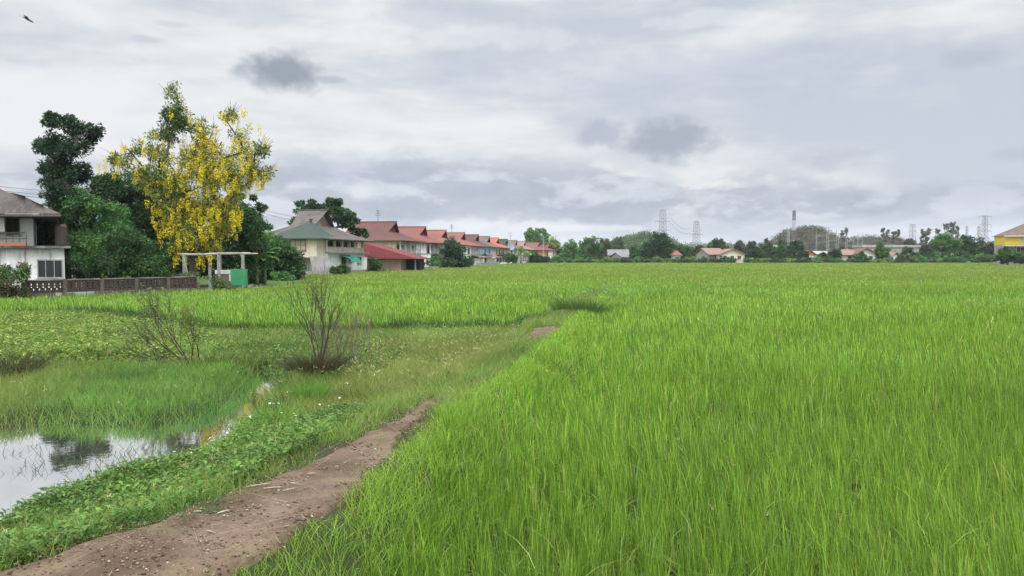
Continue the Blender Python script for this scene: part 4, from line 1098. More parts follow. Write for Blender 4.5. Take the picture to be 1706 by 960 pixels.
pl.build('pillar', mat('pillar_dark', (0.12, 0.10, 0.08), .9, (0.07, 0.06, 0.05), 2), g)
ft = MB(); ft.box(0, Lw, -.03, .13, -.1, .36); ft.build('footing', mat('footing', (0.10, 0.09, 0.07), .9, (0.36, 0.35, 0.31), .55, .52, .6), g)
cp = MB(); cp.box(-.2, Lw * 5 / 6 - .2, -.04, .14, TOP, TOP + .06); cp.build('coping', mat('coping', (0.14, 0.12, 0.10), .9, (0.25, 0.23, 0.2), 1), g)

# rubble at the wall's broken end
RB = [mat('old_brick', (0, 0, 0)), CONC, mat('footing', (0, 0, 0))]
for i in range(16):
    s_ = random.uniform(.12, .3)
    mb = MB(); vs = []
    for sx in (-1, 1):
        for sy in (-1, 1):
            for sz in (-1, 1): vs.append((sx * s_ * random.uniform(.7, 1.6), sy * s_ * random.uniform(.6, 1), sz * s_ * random.uniform(.35, .7)))
    mb.add(vs, [(0, 1, 3, 2), (4, 6, 7, 5), (0, 4, 5, 1), (2, 3, 7, 6), (0, 2, 6, 4), (1, 5, 7, 3)])
    o = mb.build('rubble_block', RB[i % 3])
    px = random.uniform(372, 432); d = random.uniform(48.5, 51.5)
    o.location = (xat(px, d), d, random.uniform(.05, .3)); o.rotation_euler = (random.uniform(-.4, .4), random.uniform(-.4, .4), random.uniform(0, 3))
    tag(o, 'broken masonry block in the rubble at the end of the brick wall', 'rubble', 'rubble at the end of the brick wall')

# ---- unfinished concrete frame and green panel
D = 49.5
g = empty('concrete_frame', (xat(308, D), D, 0), 0, 'open grey concrete frame of four posts and a thin beam under the golden tree', 'frame')
for px, dy, wd in ((308, 0, .14), (350, 1.6, .12), (365.5, -.2, .145), (405, .9, .12)):
    d = D + dy
    x = xat(px, d) - xat(308, D)
    MB().box(x - wd * .72, x + wd * .72, dy - wd * .7, dy + wd * .7, -.05, zat(423.5, d)).build('post', CONC, g)
mb = MB(); mb.tube([(-.4, 0, 2.46), (1.2, 0, 2.44), (2.3, -.1, 2.5), (3.4, .1, 2.52), (4.6, .6, 2.5)], [.07, .07, .08, .08, .05], 6)
mb.tube([(1.5, 1.6, 2.5), (4.0, .9, 2.55)], .05, 5)
mb.build('beam', mat('beam_pale', (0.42, 0.39, 0.35), .9, (0.25, 0.22, 0.2), 3), g)
lp_ = MB(); lp_.tube([(0, 0, 0), (.0, -.1, 2.6)], [.035, .03], 5)
o = lp_.build('leaning_pole', mat('beam_pale', (0, 0, 0))); o.location = (xat(325, 48), 47.6, 0); o.rotation_euler = (0, -.22, 0)
tag(o, 'thin pale pole leaning in front of the concrete frame', 'pole')
D = 48.6
g = empty('green_panel', (xat(398, D), D, 0), 0, 'square bright green sheet standing at the end of the brick wall', 'panel')
MB().box(-.54, .54, 0, .05, zat(475, D), zat(447.5, D)).build('sheet', mat('panel_green', (0.032, 0.20, 0.085), .65, (0.05, 0.24, 0.115), 1.6, .4, .7, streak=(0.03, 0.12, 0.06)), g)
mb = MB()
for x_ in (-.45, .45): mb.box(x_ - .04, x_ + .04, .06, .13, 0, 1.35)
mb.build('post', METAL, g)
g = empty('white_block_wall', (xat(352, D), D + .6, 0), 0, 'short low wall of white painted blocks behind the green sheet', 'wall')
WB = mat('white_blocks', (0.56, 0.55, 0.52), .85, (0.4, 0.39, 0.36), 2)
mb = MB(); s1 = D * 1.0 / F
for k in range(4): mb.box(k * 9.5 * s1, (k * 9.5 + 9.1) * s1, 0, .2, zat(456, D), zat(449.5, D))
mb.box(24 * s1, 33.5 * s1, -.04, .2, zat(468, D), zat(457, D))
mb.build('block', WB, g)
MB().box(0, 36 * s1, .03, .17, 0, zat(456.2, D)).build('backing', mat('pillar_dark', (0, 0, 0)), g)

# ---- far houses beyond the field
def bungalow(px0, px1, D, zr, ze, roof, wall, label, gable='front', ry=0.0, depth=9, windows=2, name='bungalow', z0=0.0, cat='house', group='houses beyond the field', porch=None, gm2=None):
    W_ = (px1 - px0) / F * D
    g = empty(name, (xat((px0 + px1) / 2, D), D, z0), ry, label, cat, group)
    hw = W_ / 2
    if gable == 'front':
        pts = [(-hw + .6, 0), (hw - .6, 0), (hw - .6, ze), (0, zr - .15), (-hw + .6, ze)]
        MB().prism(pts, 0, depth, 'y').build('wall', wall, g)
        mb = MB()
        for s in (-1, 1):
            a = (0, zr); b = (s * hw, ze - .25)
            mb.add([(a[0], -1, a[1]), (b[0], -1, b[1]), (b[0], depth + .6, b[1]), (a[0], depth + .6, a[1]), (a[0], -1, a[1] - .16), (b[0], -1, b[1] - .16), (b[0], depth + .6, b[1] - .16), (a[0], depth + .6, a[1] - .16)],
                   [(0, 1, 2, 3), (7, 6, 5, 4), (0, 4, 5, 1), (1, 5, 6, 2), (2, 6, 7, 3)])
        mb.build('roof', roof, g)
    elif gable == 'side':
        MB().box(-hw + .5, hw - .5, 0, depth, 0, ze).build('wall', wall, g)
        pts = [(-1.0, ze - .15), (depth / 2, zr), (depth + .8, ze - .15), (depth + .8, ze - .3), (depth / 2, zr - .18), (-1.0, ze - .3)]
        MB().prism(pts, -hw, hw, 'x').build('roof', roof, g)
        for s in (-1, 1):
            MB().prism([(0, ze), (depth, ze), (depth / 2, zr - .25)], s * (hw - .5) - .06, s * (hw - .5) + .06, 'x').build('gable', wall, g)
    elif gable == 'flat':
        MB().box(-hw, hw, 0, depth, 0, ze).build('wall', wall, g)
        MB().box(-hw - .5, hw + .5, -.6, depth + .5, ze, zr).build('roof', roof, g)
    else:
        MB().box(-hw + .6, hw - .6, 0, depth, 0, ze).build('wall', wall, g)
        dutch_roof(-hw, hw, -.8, depth + .8, ze, zr, -hw * .4, hw * .4, 0, roof, g, pw=1.0)
    for k in range(windows):
        c = -hw + W_ * (k + 1) / (windows + 1)
        w_ = min(1.5, W_ * .28 / max(windows, 1) + .4)
        opening(g, 'y', c - w_ / 2, c + w_ / 2, ze * .42, ze * .80, 0, bars=1 if w_ < 1.3 else 2)
    if porch: MB().box(-hw, hw, -2.2, -.2, ze * .62, ze * .70).build('porch_roof', porch, g)
    return g
b0 = bungalow(1196, 1243, 252, 5.0, 3.3, ROOF_PINK, mat('wall_pale_cream', (0.62, 0.55, 0.42), .85), 'cream bungalow with faded pinkish roof beyond the middle of the field', 'front', .0, windows=3)
bungalow(1176, 1212, 257, 5.3, 3.2, ROOF_PINK, W_GREY, 'grey-walled wing with faded roof left of the cream bungalow', 'side', .25, windows=1)
ROOF_LILAC = mat('roof_lilac_grey', (0.2, 0.19, 0.2), .9, (0.14, 0.13, 0.13), .4)
bungalow(1012, 1048, 268, 4.9, 3.0, ROOF_LILAC, W_GREY, 'low house with pale grey sheet roof between the middle trees', 'side', -.1, windows=1)
bungalow(1030, 1048, 262, 3.8, 2.4, ROOF_LILAC, W_GREY, 'small shed with light grey roof before the pale grey roof', 'side', .5, depth=5, windows=0, name='shed', cat='shed')
bungalow(1119, 1137, 255, 4.4, 2.8, ROOF_ORANGE, W_WHITE, 'tiny hut with orange-red roof right of the big dark round tree', 'hip', 0, depth=4, windows=1, name='hut', cat='hut')
bungalow(1338, 1358, 262, 4.6, 3.4, ROOF_MAROON, W_ORANGE, 'small house with a red gable and white porch beyond the field', 'front', 0, windows=1, porch=W_WHITE)
bungalow(1358, 1384, 275, 4.4, 3.4, ROOF_PALE, W_GREY, 'grey sheet-roofed house between the red gable and the faded red roof', 'side', 0, windows=1)
bungalow(1398, 1432, 264, 4.9, 3.1, ROOF_PINK, W_CREAM, 'low house with long faded red-grey roof, left of the white gable', 'side', .12, windows=1)
bungalow(1420, 1464, 262, 5.3, 3.2, ROOF_RED, W_WHITE, 'white gabled house with red roof edge and dark carport', 'front', -.1, windows=2)
bungalow(1481, 1499, 266, 4.0, 2.8, ROOF_PINK, W_WHITE, 'little white gabled house next to the blue tarpaulin', 'front', .3, depth=5, windows=0)
bungalow(1437, 1530, 330, 7.4, 6.4, ROOF_PALE, W_GREY, 'long low building with a pale flat roof behind the houses', 'flat', 0, windows=6)
bungalow(1268, 1292, 310, 7.2, 6.2, ROOF_PALE, W_GREY, 'grey flat-roofed block half hidden in the trees', 'flat', 0, windows=2)
bungalow(1598, 1632, 420, 9.8, 9.0, ROOF_PALE, W_GREY, 'distant warehouse with pale roof near the tall pylon', 'flat', 0, windows=0)
0 and bungalow(1336, 1356, 520, 16.8, 15.8, ROOF_PALE, ROOF_MOSS, 'distant white flat building beside the telecom mast', 'flat', 0, windows=0)
# blue tarpaulin
mb = MB(); mb.add([(-2, 0, 1.9), (1.9, .3, 2.3), (2.6, 0, .2), (1.0, -.5, .1), (-2.4, -.4, .3), (2, 2.5, 2.0), (-1.9, 2.5, 1.7)], [(0, 4, 3, 1), (1, 3, 2), (0, 1, 5, 6)])
o = mb.build('tarpaulin', mat('tarp_blue', (0.03, 0.16, 0.33), .6)); o.location = (xat(1488, 252), 256, 0)
o.modifiers.new('s', 'SOLIDIFY').thickness = .04
tag(o, 'blue tarpaulin hung beside the little white gabled house', 'tarpaulin')
# yellow house at the right edge
D = 190.0
g = empty('yellow_house', (xat(1672, D), D, 0), -R(20), 'bright yellow two-storey house with brown hip roof at the right edge', 'house')
WW = xat(1660 + 110, D) - xat(1660, D)
wall_box(g, 0, WW, 0, 10, -.1, zat(407, D), W_GREY)
wall_box(g, 0, WW, -.3, 10, zat(407, D), zat(391, D), W_YELLOW, 'upper_wall')
mb = MB(); ze = zat(392, D); zr = zat(363, D)
mb.add([(-.3, -1.5, ze), (WW + 1, -1.5, ze), (WW + 1, 12, ze), (-.3, 12, ze), (8, 5, zr), (12, 5, zr)], [(0, 1, 5, 4), (1, 2, 5), (2, 3, 4, 5), (3, 0, 4), (3, 2, 1, 0)])
mb.build('roof', ROOF_BROWN, g)
MB().box(-.5, WW + 1.1, -1.6, -1.3, ze - .25, ze - .02).build('fascia', FRAME_W, g)
opening(g, 'y', 3.2, 6.2, zat(403, D), zat(395, D), -.3, bars=2, pane=mat('shutter', (0.4, 0.38, 0.2), .8))
opening(g, 'y', 9, 12, zat(403, D), zat(395, D), -.3, bars=2)
opening(g, 'y', 2.6, 5.2, zat(420, D), zat(411, D), 0, bars=2)
MB().box(-.6, WW, -2.6, -.31, zat(409.5, D), zat(408, D)).build('canopy', FRAME_W, g)
# ------------------------------------------------------------------ trees and shrubs
BARK = mat('bark', (0.10, 0.085, 0.065), .9, (0.06, 0.05, 0.04), 5)
BARK_PALE = mat('bark_pale', (0.24, 0.21, 0.17), .9, (0.15, 0.13, 0.1), 3)
TWIG = mat('twig_brown', (0.07, 0.05, 0.038), .9)
def skeleton(targets, base, z0, rtop=.03, k=.45, trunk_h=None, wiggle=.12, seed=1):
    """limbs reaching from the base to every clump of leaves, thicker where more of them meet"""
    rnd = random.Random(seed)
    nodes = [Vector(base)]; par = [-1]
    top = Vector(base) + Vector((0, 0, trunk_h or 1.0))
    nseg = 3
    for i in range(nseg):
        nodes.append(Vector(base).lerp(top, (i + 1) / nseg) + Vector((rnd.uniform(-1, 1), rnd.uniform(-1, 1), 0)) * wiggle * .5); par.append(len(nodes) - 2)
    T = sorted([Vector(t) for t in targets], key=lambda t: (t - top).length)
    ends = []
    for t in T:
        best = None
        for i in range(nseg, len(nodes)) if len(nodes) > nseg else range(len(nodes)):
            n = nodes[i]
            c = (t - n).length + max(0, n.z - t.z + .2) * 1.5
            if best is None or c < best[0]: best = (c, i)
        i = best[1]; n = nodes[i]; L = (t - n).length
        st = max(1, min(5, int(L / .9)))
        for s in range(st):
            f = (s + 1) / st
            p = n.lerp(t, f) + Vector((rnd.uniform(-1, 1), rnd.uniform(-1, 1), rnd.uniform(-.4, 1) + math.sin(f * math.pi) * .6)) * wiggle * L * .35 * (1 if s < st - 1 else .2)
            nodes.append(p); par.append(i if s == 0 else len(nodes) - 2)
        ends.append(len(nodes) - 1)
    wgt = [0] * len(nodes)
    for e in ends:
        i = e
        while i >= 0: wgt[i] += 1; i = par[i]
    return nodes, par, wgt, ends
def limb_mesh(nodes, par, wgt, r0, n=5):
    mb = MB(); rr = [r0 * max(w_, .6) ** .5 for w_ in wgt]
    for i in range(1, len(nodes)):
        p = par[i]
        a = min(rr[p], rr[i] * 1.5)
        mb.tube([nodes[p], nodes[i]], [a, rr[i]], n if rr[i] > .05 else 4, cap=False)
    return mb
def leaf_cloud(C, Rd, per, size, cols, flat=.75, droop=0.0, aspect=.5, clumpvar=.22, nrm_up=.8):
    """leaves gathered round clump centres C with radii Rd"""
    C = np.asarray(C); m = len(C); n = m * per
    cid = np.repeat(np.arange(m), per)
    g = rng.normal(0, 1, (n, 3)); g /= np.linalg.norm(g, axis=1, keepdims=True) + 1e-9
    rad = Rd[cid] * (rng.random(n) ** .45)
    P = C[cid] + g * rad[:, None] * np.array([1, 1, flat])
    Dv = g + rng.normal(0, .6, (n, 3)); Dv[:, 2] -= droop
    N = rng.normal(0, .55, (n, 3)) + g * .5; N[:, 2] += nrm_up
    cc = jitcol(m, cols, None, clumpvar)[cid] * (1 + rng.normal(0, .13, (n, 1))).clip(.6, 1.5)
    ln = size * (.6 + .8 * rng.random(n))
    return leaves(P, Dv, N, ln, ln * aspect, cc, .15)
def clumps_in(ells, D, npx, depth=.85, gap=0.0, shell=.35):
    """clump centres spread through crown lobes given as (cx, cy, rx, ry) in metres about the tree"""
    out, rad = [], []
    for (cx, cy_, cz, rx, ry, rz) in ells:
        k = max(7, int(npx * 5 * (rx * rz) ** .7))
        for i in range(k):
            g = rng.normal(0, 1, 3); g /= np.linalg.norm(g)
            r = shell + (1 - shell) * rng.random() ** .5
            out.append((cx + g[0] * rx * r, cy_ + g[1] * ry * r, cz + g[2] * rz * r)); rad.append(.34 * min(rx, rz) * (.7 + .7 * rng.random()) + .12)
    return np.array(out), np.array(rad)
def to_m(ells, D, bx, depth=.85):
    s = D / F
    return [((cx - bx) * s, (i % 3 - 1) * .35 * rx * s, zat(cy_, D), rx * s, max(rx, ry) * s * depth, ry * s) for i, (cx, cy_, rx, ry) in enumerate(ells)]
LM = leafmat('tree_leaf', .28, .55, .14, gain=1.22)
LMB = leafmat('blossom', .35, .6, .2)
DKG = [(0.035, 0.075, 0.028), (0.045, 0.095, 0.03), (0.028, 0.06, 0.026)]
MIDG = [(0.06, 0.13, 0.035), (0.045, 0.10, 0.032), (0.075, 0.15, 0.04)]
LTG = [(0.09, 0.20, 0.055), (0.07, 0.165, 0.055), (0.115, 0.235, 0.06)]
YLG = [(0.14, 0.22, 0.05), (0.10, 0.18, 0.04)]
OLV = [(0.09, 0.10, 0.045), (0.12, 0.12, 0.06), (0.07, 0.085, 0.04)]
BRN = [(0.115, 0.095, 0.07), (0.09, 0.08, 0.06), (0.075, 0.085, 0.045)]
def tree(name, label, bx, D, ells, npx=1.6, per=110, size=.22, cols=DKG, group=None, trunk=None, r0=.035, bark=None, seed=1, shell=.35, cat='tree', flat=.75, droop=0., wiggle=.12, aspect=.5, nbr=None, radmul=1.0, twigs=0):
    t = empty(name, (xat(bx, D), D, 0), 0, label, cat, group)
    E = to_m(ells, D, bx)
    C, Rd = clumps_in(E, D, npx, shell=shell)
    Rd = Rd * radmul
    nbr = nbr or 70
    sel = C if len(C) <= nbr else C[rng.choice(len(C), nbr, replace=False)]
    zmin = min(e[2] - e[5] for e in E)
    th = trunk if trunk is not None else max(.4, zmin * .8 + .3)
    nodes, par, wgt, ends = skeleton([tuple(c) for c in sel], (0, 0, -.1), 0, trunk_h=th, wiggle=wiggle, seed=seed)
    lm = limb_mesh(nodes, par, wgt, r0)
    if twigs:
        rnd = random.Random(seed + 9)
        for e in rnd.sample(ends, min(twigs, len(ends))):
            p = nodes[e]; d = (p - Vector((0, 0, th + (p.z - th) * .4))); d.normalize()
            for k in range(3):
                dd = (d + Vector((rnd.uniform(-.5, .5), rnd.uniform(-.5, .5), rnd.uniform(-.2, .6)))).normalized() * rnd.uniform(.5, 1.4)
                lm.tube([p, p + dd * .5 + Vector((0, 0, .05)), p + dd], [.016, .012, .006], 4, cap=False)
    lm.build('trunk', bark or BARK, t)
    V, Q, Cc = leaf_cloud(C, Rd, per, size, cols, flat, droop, aspect)
    np_mesh('crown', V, Q, [], LM, t, col=Cc)
    return t
# -- near left group
tree('tall_tree', 'tall dark tree with rounded clumps rising above the left trees', 110, 47, [(113, 205, 27, 14), (147, 226, 22, 20), (86, 240, 19, 16), (117, 246, 32, 24), (100, 280, 26, 20), (128, 290, 24, 18), (109, 315, 26, 18), (118, 345, 30, 22), (100, 375, 26, 26), (140, 335, 22, 18)],
     npx=4.2, per=170, size=.17, cols=[(0.03, 0.062, 0.03), (0.04, 0.08, 0.033), (0.025, 0.05, 0.027)], trunk=3.0, r0=.03, seed=2, shell=.45, radmul=1.05)
tree('leafy_tree', 'fresh green feathery tree beside the old stained house', 150, 47.5, [(152, 338, 33, 24), (128, 372, 28, 28), (165, 385, 36, 32), (137, 420, 34, 30), (190, 362, 24, 22), (150, 448, 38, 20), (175, 430, 30, 30)],
     npx=4.2, per=170, size=.17, cols=LTG, seed=3, trunk=.6, droop=.3, aspect=.35)
tree('round_tree', 'dense round dark green mango-like tree behind the brick wall', 215, 45.3, [(218, 398, 36, 22), (190, 428, 36, 30), (243, 428, 30, 32), (213, 435, 44, 30), (200, 458, 44, 14), (250, 455, 24, 16)],
     npx=5.0, per=150, size=.17, cols=[(0.038, 0.085, 0.028), (0.055, 0.12, 0.032), (0.03, 0.065, 0.025)], seed=4, trunk=.5, aspect=.4, droop=.4)
DG2 = 'dark trees crowding behind the golden tree'
tree('shade_tree', 'dark tree left of and behind the golden tree', 200, 56, [(200, 330, 36, 36), (178, 302, 20, 10), (215, 375, 40, 40), (190, 420, 40, 45)], npx=3.0, per=120, size=.24, cols=DKG, group=DG2, seed=5)
tree('shade_tree', 'darkest tree directly behind the golden tree\'s trunk', 280, 58, [(245, 322, 42, 38), (290, 345, 50, 45), (262, 395, 50, 45), (300, 430, 55, 35), (240, 440, 35, 30)], npx=3.0, per=120, size=.24, cols=DKG, group=DG2, seed=6)
tree('shade_tree', 'dark tree right of and behind the golden tree', 370, 60, [(350, 390, 55, 45), (400, 375, 35, 32), (400, 425, 45, 35), (345, 440, 45, 28), (425, 400, 25, 22)], npx=2.8, per=120, size=.25, cols=MIDG + DKG, group=DG2, seed=7)
tree('layered_tree', 'thin dark tree with flat layered branches right of the golden tree', 415, 66, [(405, 330, 26, 7), (425, 345, 22, 6), (412, 362, 28, 8), (430, 378, 24, 8), (400, 348, 18, 8)], npx=3.2, per=90, size=.24, cols=DKG, seed=8, trunk=4, flat=.4)
tree('hedge_bush', 'rounded dark bush at the field edge left of the shabby cream house', 480, 75, [(470, 412, 26, 20), (485, 438, 22, 24), (455, 435, 30, 26), (440, 405, 26, 22), (425, 430, 28, 25), (470, 455, 34, 12), (425, 458, 30, 8)], npx=2.6, per=120, size=.28, cols=MIDG + DKG, seed=9, trunk=.5, cat='bush')
tree('backing_tree', 'dark feathery tree standing behind the shabby cream house', 545, 119, [(520, 343, 24, 10), (548, 341, 24, 12), (572, 356, 20, 14), (545, 362, 44, 18), (585, 372, 14, 12), (600, 388, 16, 8), (505, 368, 20, 18)], npx=1.6, per=130, size=.42, cols=DKG, seed=10, trunk=5, flat=.6, radmul=.8)
tree('yard_bush', 'narrow dark bush between the shabby cream house and the red annex', 628, 108, [(626, 436, 11, 12), (632, 446, 12, 9), (622, 448, 9, 8)], npx=1.8, per=110, size=.26, cols=MIDG, seed=11, trunk=.5, cat='bush')
tree('ficus_tree', 'big dense dark round tree in front of the orange-roofed houses', 755, 150, [(757, 415, 24, 17), (742, 430, 24, 18), (768, 432, 20, 18), (752, 440, 32, 12), (730, 438, 12, 12)], npx=.9, per=130, size=.42, cols=[(0.028, 0.06, 0.03), (0.035, 0.08, 0.032)], seed=12, trunk=1.2)
tree('clipped_hedge', 'lighter green box-like hedge left of the big dense round tree', 727, 146, [(722, 436, 9, 11), (732, 437, 9, 11), (727, 444, 12, 7)], npx=1.6, per=110, size=.3, cols=LTG, seed=13, trunk=.5, cat='hedge')
sm = [(800, 205, 10, 10, 'small dark bush at the foot of the orange-roofed houses'), (840, 222, 9, 9, 'small bush before the blue-walled house'), (826, 226, 6, 6, 'tiny shrub under the salmon wall'), (700, 128, 6, 5, 'low shrub before the maroon-roofed house'),
      (680, 126, 6, 6, 'shrub in the dark opening of the annex'), (560, 90, 8, 5, 'low round shrub at the wall of the shabby cream house'), (573, 90, 7, 6, 'second low shrub, darker, under the green awning'), (852, 245, 8, 8, 'bush by the far whitish boundary wall'), (779, 172, 8, 8, 'little bush right beside the big dense round tree')]
for i, (px, D, rx, ry, lb) in enumerate(sm):
    yb = 427 + 2.0 * F / D
    tree('shrub', lb, px, D, [(px - rx * .4, yb - ry, rx * .7, ry), (px + rx * .4, yb - ry * .9, rx * .7, ry * .9)], npx=2, per=70, size=.3, cols=DKG if i % 2 else MIDG, seed=20 + i, trunk=.4, group='shrubs along the row', cat='shrub')

# -- the golden shower tree
D = 52.0; bx = 322
GE = [(296, 156, 11, 16), (299, 196, 17, 24), (285, 222, 16, 12), (268, 222, 14, 12), (383, 190, 12, 16), (404, 220, 15, 15), (438, 250, 16, 12), (445, 286, 12, 9), (190, 262, 10, 8), (222, 266, 18, 12), (248, 250, 18, 14), (240, 285, 18, 12),
      (280, 250, 26, 18), (345, 225, 24, 22), (415, 262, 24, 24), (325, 205, 22, 20), (258, 300, 24, 22), (425, 288, 20, 14), (268, 335, 22, 20), (385, 335, 20, 20), (350, 262, 38, 30), (372, 290, 36, 26), (400, 300, 28, 18), (325, 312, 40, 30), (290, 292, 34, 26), (305, 350, 36, 28), (352, 342, 36, 26), (335, 385, 42, 22), (372, 370, 26, 20), (278, 372, 20, 16), (310, 408, 26, 16), (345, 412, 24, 14), (320, 255, 30, 20)]
t = empty('golden_shower_tree', (xat(bx, D), D, 0), 0, 'tall golden shower tree hung with bright yellow blossom, tallest on the left', 'tree')
E = to_m(GE, D, bx, .8)
C, Rd = clumps_in(E, D, 3.0, shell=.25)
nodes, par, wgt, ends = skeleton([tuple(c) for c in C[rng.choice(len(C), min(len(C), 170), replace=False)]], (0, 0, -.1), 0, trunk_h=2.6, wiggle=.14, seed=4)
lm = limb_mesh(nodes, par, wgt, .021)
rnd = random.Random(3)
for e in ends:
    p = nodes[e]; d = (p - Vector((0, 0, 5))); d.normalize()
    out = (abs(p.x) > 3.2) or p.z > 9.5
    for k in range(3 if out else 1):
        dd = (d + Vector((rnd.uniform(-.6, .6), rnd.uniform(-.5, .5), rnd.uniform(-.2, .7)))).normalized() * rnd.uniform(.4, 1.1)
        lm.tube([p, p + dd * .5 + Vector((0, 0, .06)), p + dd], [.016, .012, .006], 4, cap=False)
lm.build('trunk', BARK, t)
V, Q, Cc = leaf_cloud(C, Rd * 1.15, 44, .2, [(0.12, 0.17, 0.045), (0.08, 0.125, 0.035), (0.18, 0.22, 0.05), (0.24, 0.25, 0.06)], .8, .3, .42)
core = C[(C[:, 0] > -1.6) & (C[:, 0] < -.4) & (C[:, 2] > 10.6) & (C[:, 2] < 13)]
V2, Q2, C2 = leaf_cloud(core, np.full(len(core), .5), 110, .2, DKG + MIDG, .8, .3, .42)
np_mesh('crown', np.concatenate([V, V2]), np.concatenate([Q, Q2 + len(V)]), [], LM, t, col=np.concatenate([Cc, C2]))
# blossom hangs thickest in the middle and right of the crown and in tassels below
px_ = bx + C[:, 0] * F / D; py_ = 427 - (C[:, 2] - CZ) * F / D
yw = np.exp(-(((px_ - 362) / 46) ** 2 + ((py_ - 275) / 55) ** 2)) * 1.6 + .42 * (py_ > 345) + .25 + .05 * (px_ < 260) * (py_ > 235) - .8 * ((py_ < 215) & (px_ < 320))
sel = C[rng.random(len(C)) < yw.clip(0, 1)]
P, Dd, N, ln, cc = [], [], [], [], []
for c in sel:
    k = rng.integers(2, 6)
    for j in range(k):
        o0 = c + rng.normal(0, .42, 3); L = .35 + .45 * rng.random(); n = int(46 * L / .6)
        tt = rng.random(n)
        r = .11 * (1 - .6 * tt) + .02
        a = rng.random(n) * 6.28
        p = np.stack([o0[0] + np.cos(a) * r * rng.random(n), o0[1] + np.sin(a) * r * rng.random(n), o0[2] - tt * L], -1)
        P.append(p); Dd.append(np.stack([np.cos(a), np.sin(a), -.4 + 0 * a], -1)); N.append(rng.normal(0, .5, (n, 3)) + [0, 0, .7])
        ln.append(np.full(n, .075)); cc.append(jitcol(n, [(0.82, 0.66, 0.03), (0.88, 0.74, 0.05), (0.66, 0.58, 0.04)], None, .1))
P, Dd, N, ln, cc = map(np.concatenate, (P, Dd, N, ln, cc))
V, Q, Cc = leaves(P, Dd, N, ln * 1.25, ln * 1.1, cc, .2)
tag(np_mesh('blossom', V, Q, [], LMB, t, col=Cc), 'hanging bright yellow blossom clusters', kind='stuff')

# -- creeper-covered mound over the left end of the wall
tree('vine_mound', 'tangled creeper mound smothering the left end of the brick wall', 22, 38.0, [(18, 470, 30, 26), (36, 452, 12, 12), (5, 455, 22, 14), (28, 492, 24, 16), (0, 490, 20, 18), (-40, 470, 34, 26), (-90, 475, 34, 24)],
     npx=6, per=110, size=.13, cols=OLV + MIDG + [(0.11, 0.08, 0.05)], seed=14, trunk=.3, cat='creeper', r0=.015)
for i, (px, py, lb) in enumerate(((180, 470, 'thin fern-like weed leaning over the middle of the brick wall'), (225, 477, 'grey-green weed with drooping fronds before the brick wall'), (365, 470, 'yellowish creeper hanging on the brick wall near the concrete frame'), (300, 458, 'creeper strip along the coping behind the concrete frame'))):
    d = 44.5 - (i == 0) * 1.5 + (i >= 2) * 2.8
    tree('wall_weed', lb, px, d, [(px - 6, py - 2, 9, 8), (px + 6, py + 3, 9, 8), (px, py + 10, 8, 8)] if i != 3 else [(px - 20, py, 14, 3), (px, py, 14, 3), (px + 20, py, 14, 3)], npx=9, per=30, size=.16, cols=OLV + YLG, seed=40 + i, trunk=.3, cat='weed', group='weeds on the brick wall', r0=.01, aspect=.3)

# -- banana plants
def banana(px, D, h, n, label, s=1.0):
    t = empty('banana_plant', (xat(px, D), D, 0), 0, label, 'banana plant', 'banana plants')
    mb = MB(); mb.tube([(0, 0, 0), (.03, 0, h * .5), (0, .03, h)], [.14 * s, .11 * s, .06 * s], 8); mb.build('stem', mat('banana_stem', (0.12, 0.14, 0.05), .7, (0.2, 0.16, 0.08), 4), t, True)
    rnd = random.Random(int(px))
    for i in range(n):
        a = i * 2.4 + rnd.uniform(-.3, .3); L = rnd.uniform(1.3, 1.9) * s; e = rnd.uniform(.5, 1.25)
        V, C_ = [], []
        m = 9; px0 = Vector((0, 0, h * rnd.uniform(.85, 1))); d = Vector((math.cos(a) * math.cos(e), math.sin(a) * math.cos(e), math.sin(e)))
        p = px0.copy()
        for k in range(m + 1):
            u = k / m; w_ = (.02 if k < 2 else .27 * s * math.sin(math.pi * min(1, (u - .08) / .95)) ** .6 + .01)
            sd_ = d.cross(Vector((0, 0, 1))).normalized()
            up = sd_.cross(d)
            V += [tuple(p - sd_ * w_ + up * w_ * .35), tuple(p), tuple(p + sd_ * w_ + up * w_ * .35)]
            p = p + d * L / m; d = (d + Vector((0, 0, -.17))).normalized()
        Q = []
        for k in range(m): Q += [(3 * k, 3 * k + 1, 3 * k + 4, 3 * k + 3), (3 * k + 1, 3 * k + 2, 3 * k + 5, 3 * k + 4)]
        col = np.array([rnd.choice([(0.10, 0.22, 0.05), (0.13, 0.26, 0.07), (0.16, 0.22, 0.09)])] * len(V))
        np_mesh('leaf', V, Q, [], LM, t, col=col)
banana(428, 60, 1.9, 8, 'banana plant with arching leaves right of the green sheet', 1.15)
banana(441, 61, 2.3, 7, 'taller banana plant beside the rounded dark bush')
banana(412, 62, 2.8, 6, 'banana plant rising behind the concrete frame\'s right post')
banana(868, 238, 3.4, 8, 'large banana clump plant before the far end of the row', 2.2)
banana(880, 243, 2.6, 8, 'lower spreading banana plant before the far end of the row', 1.9)

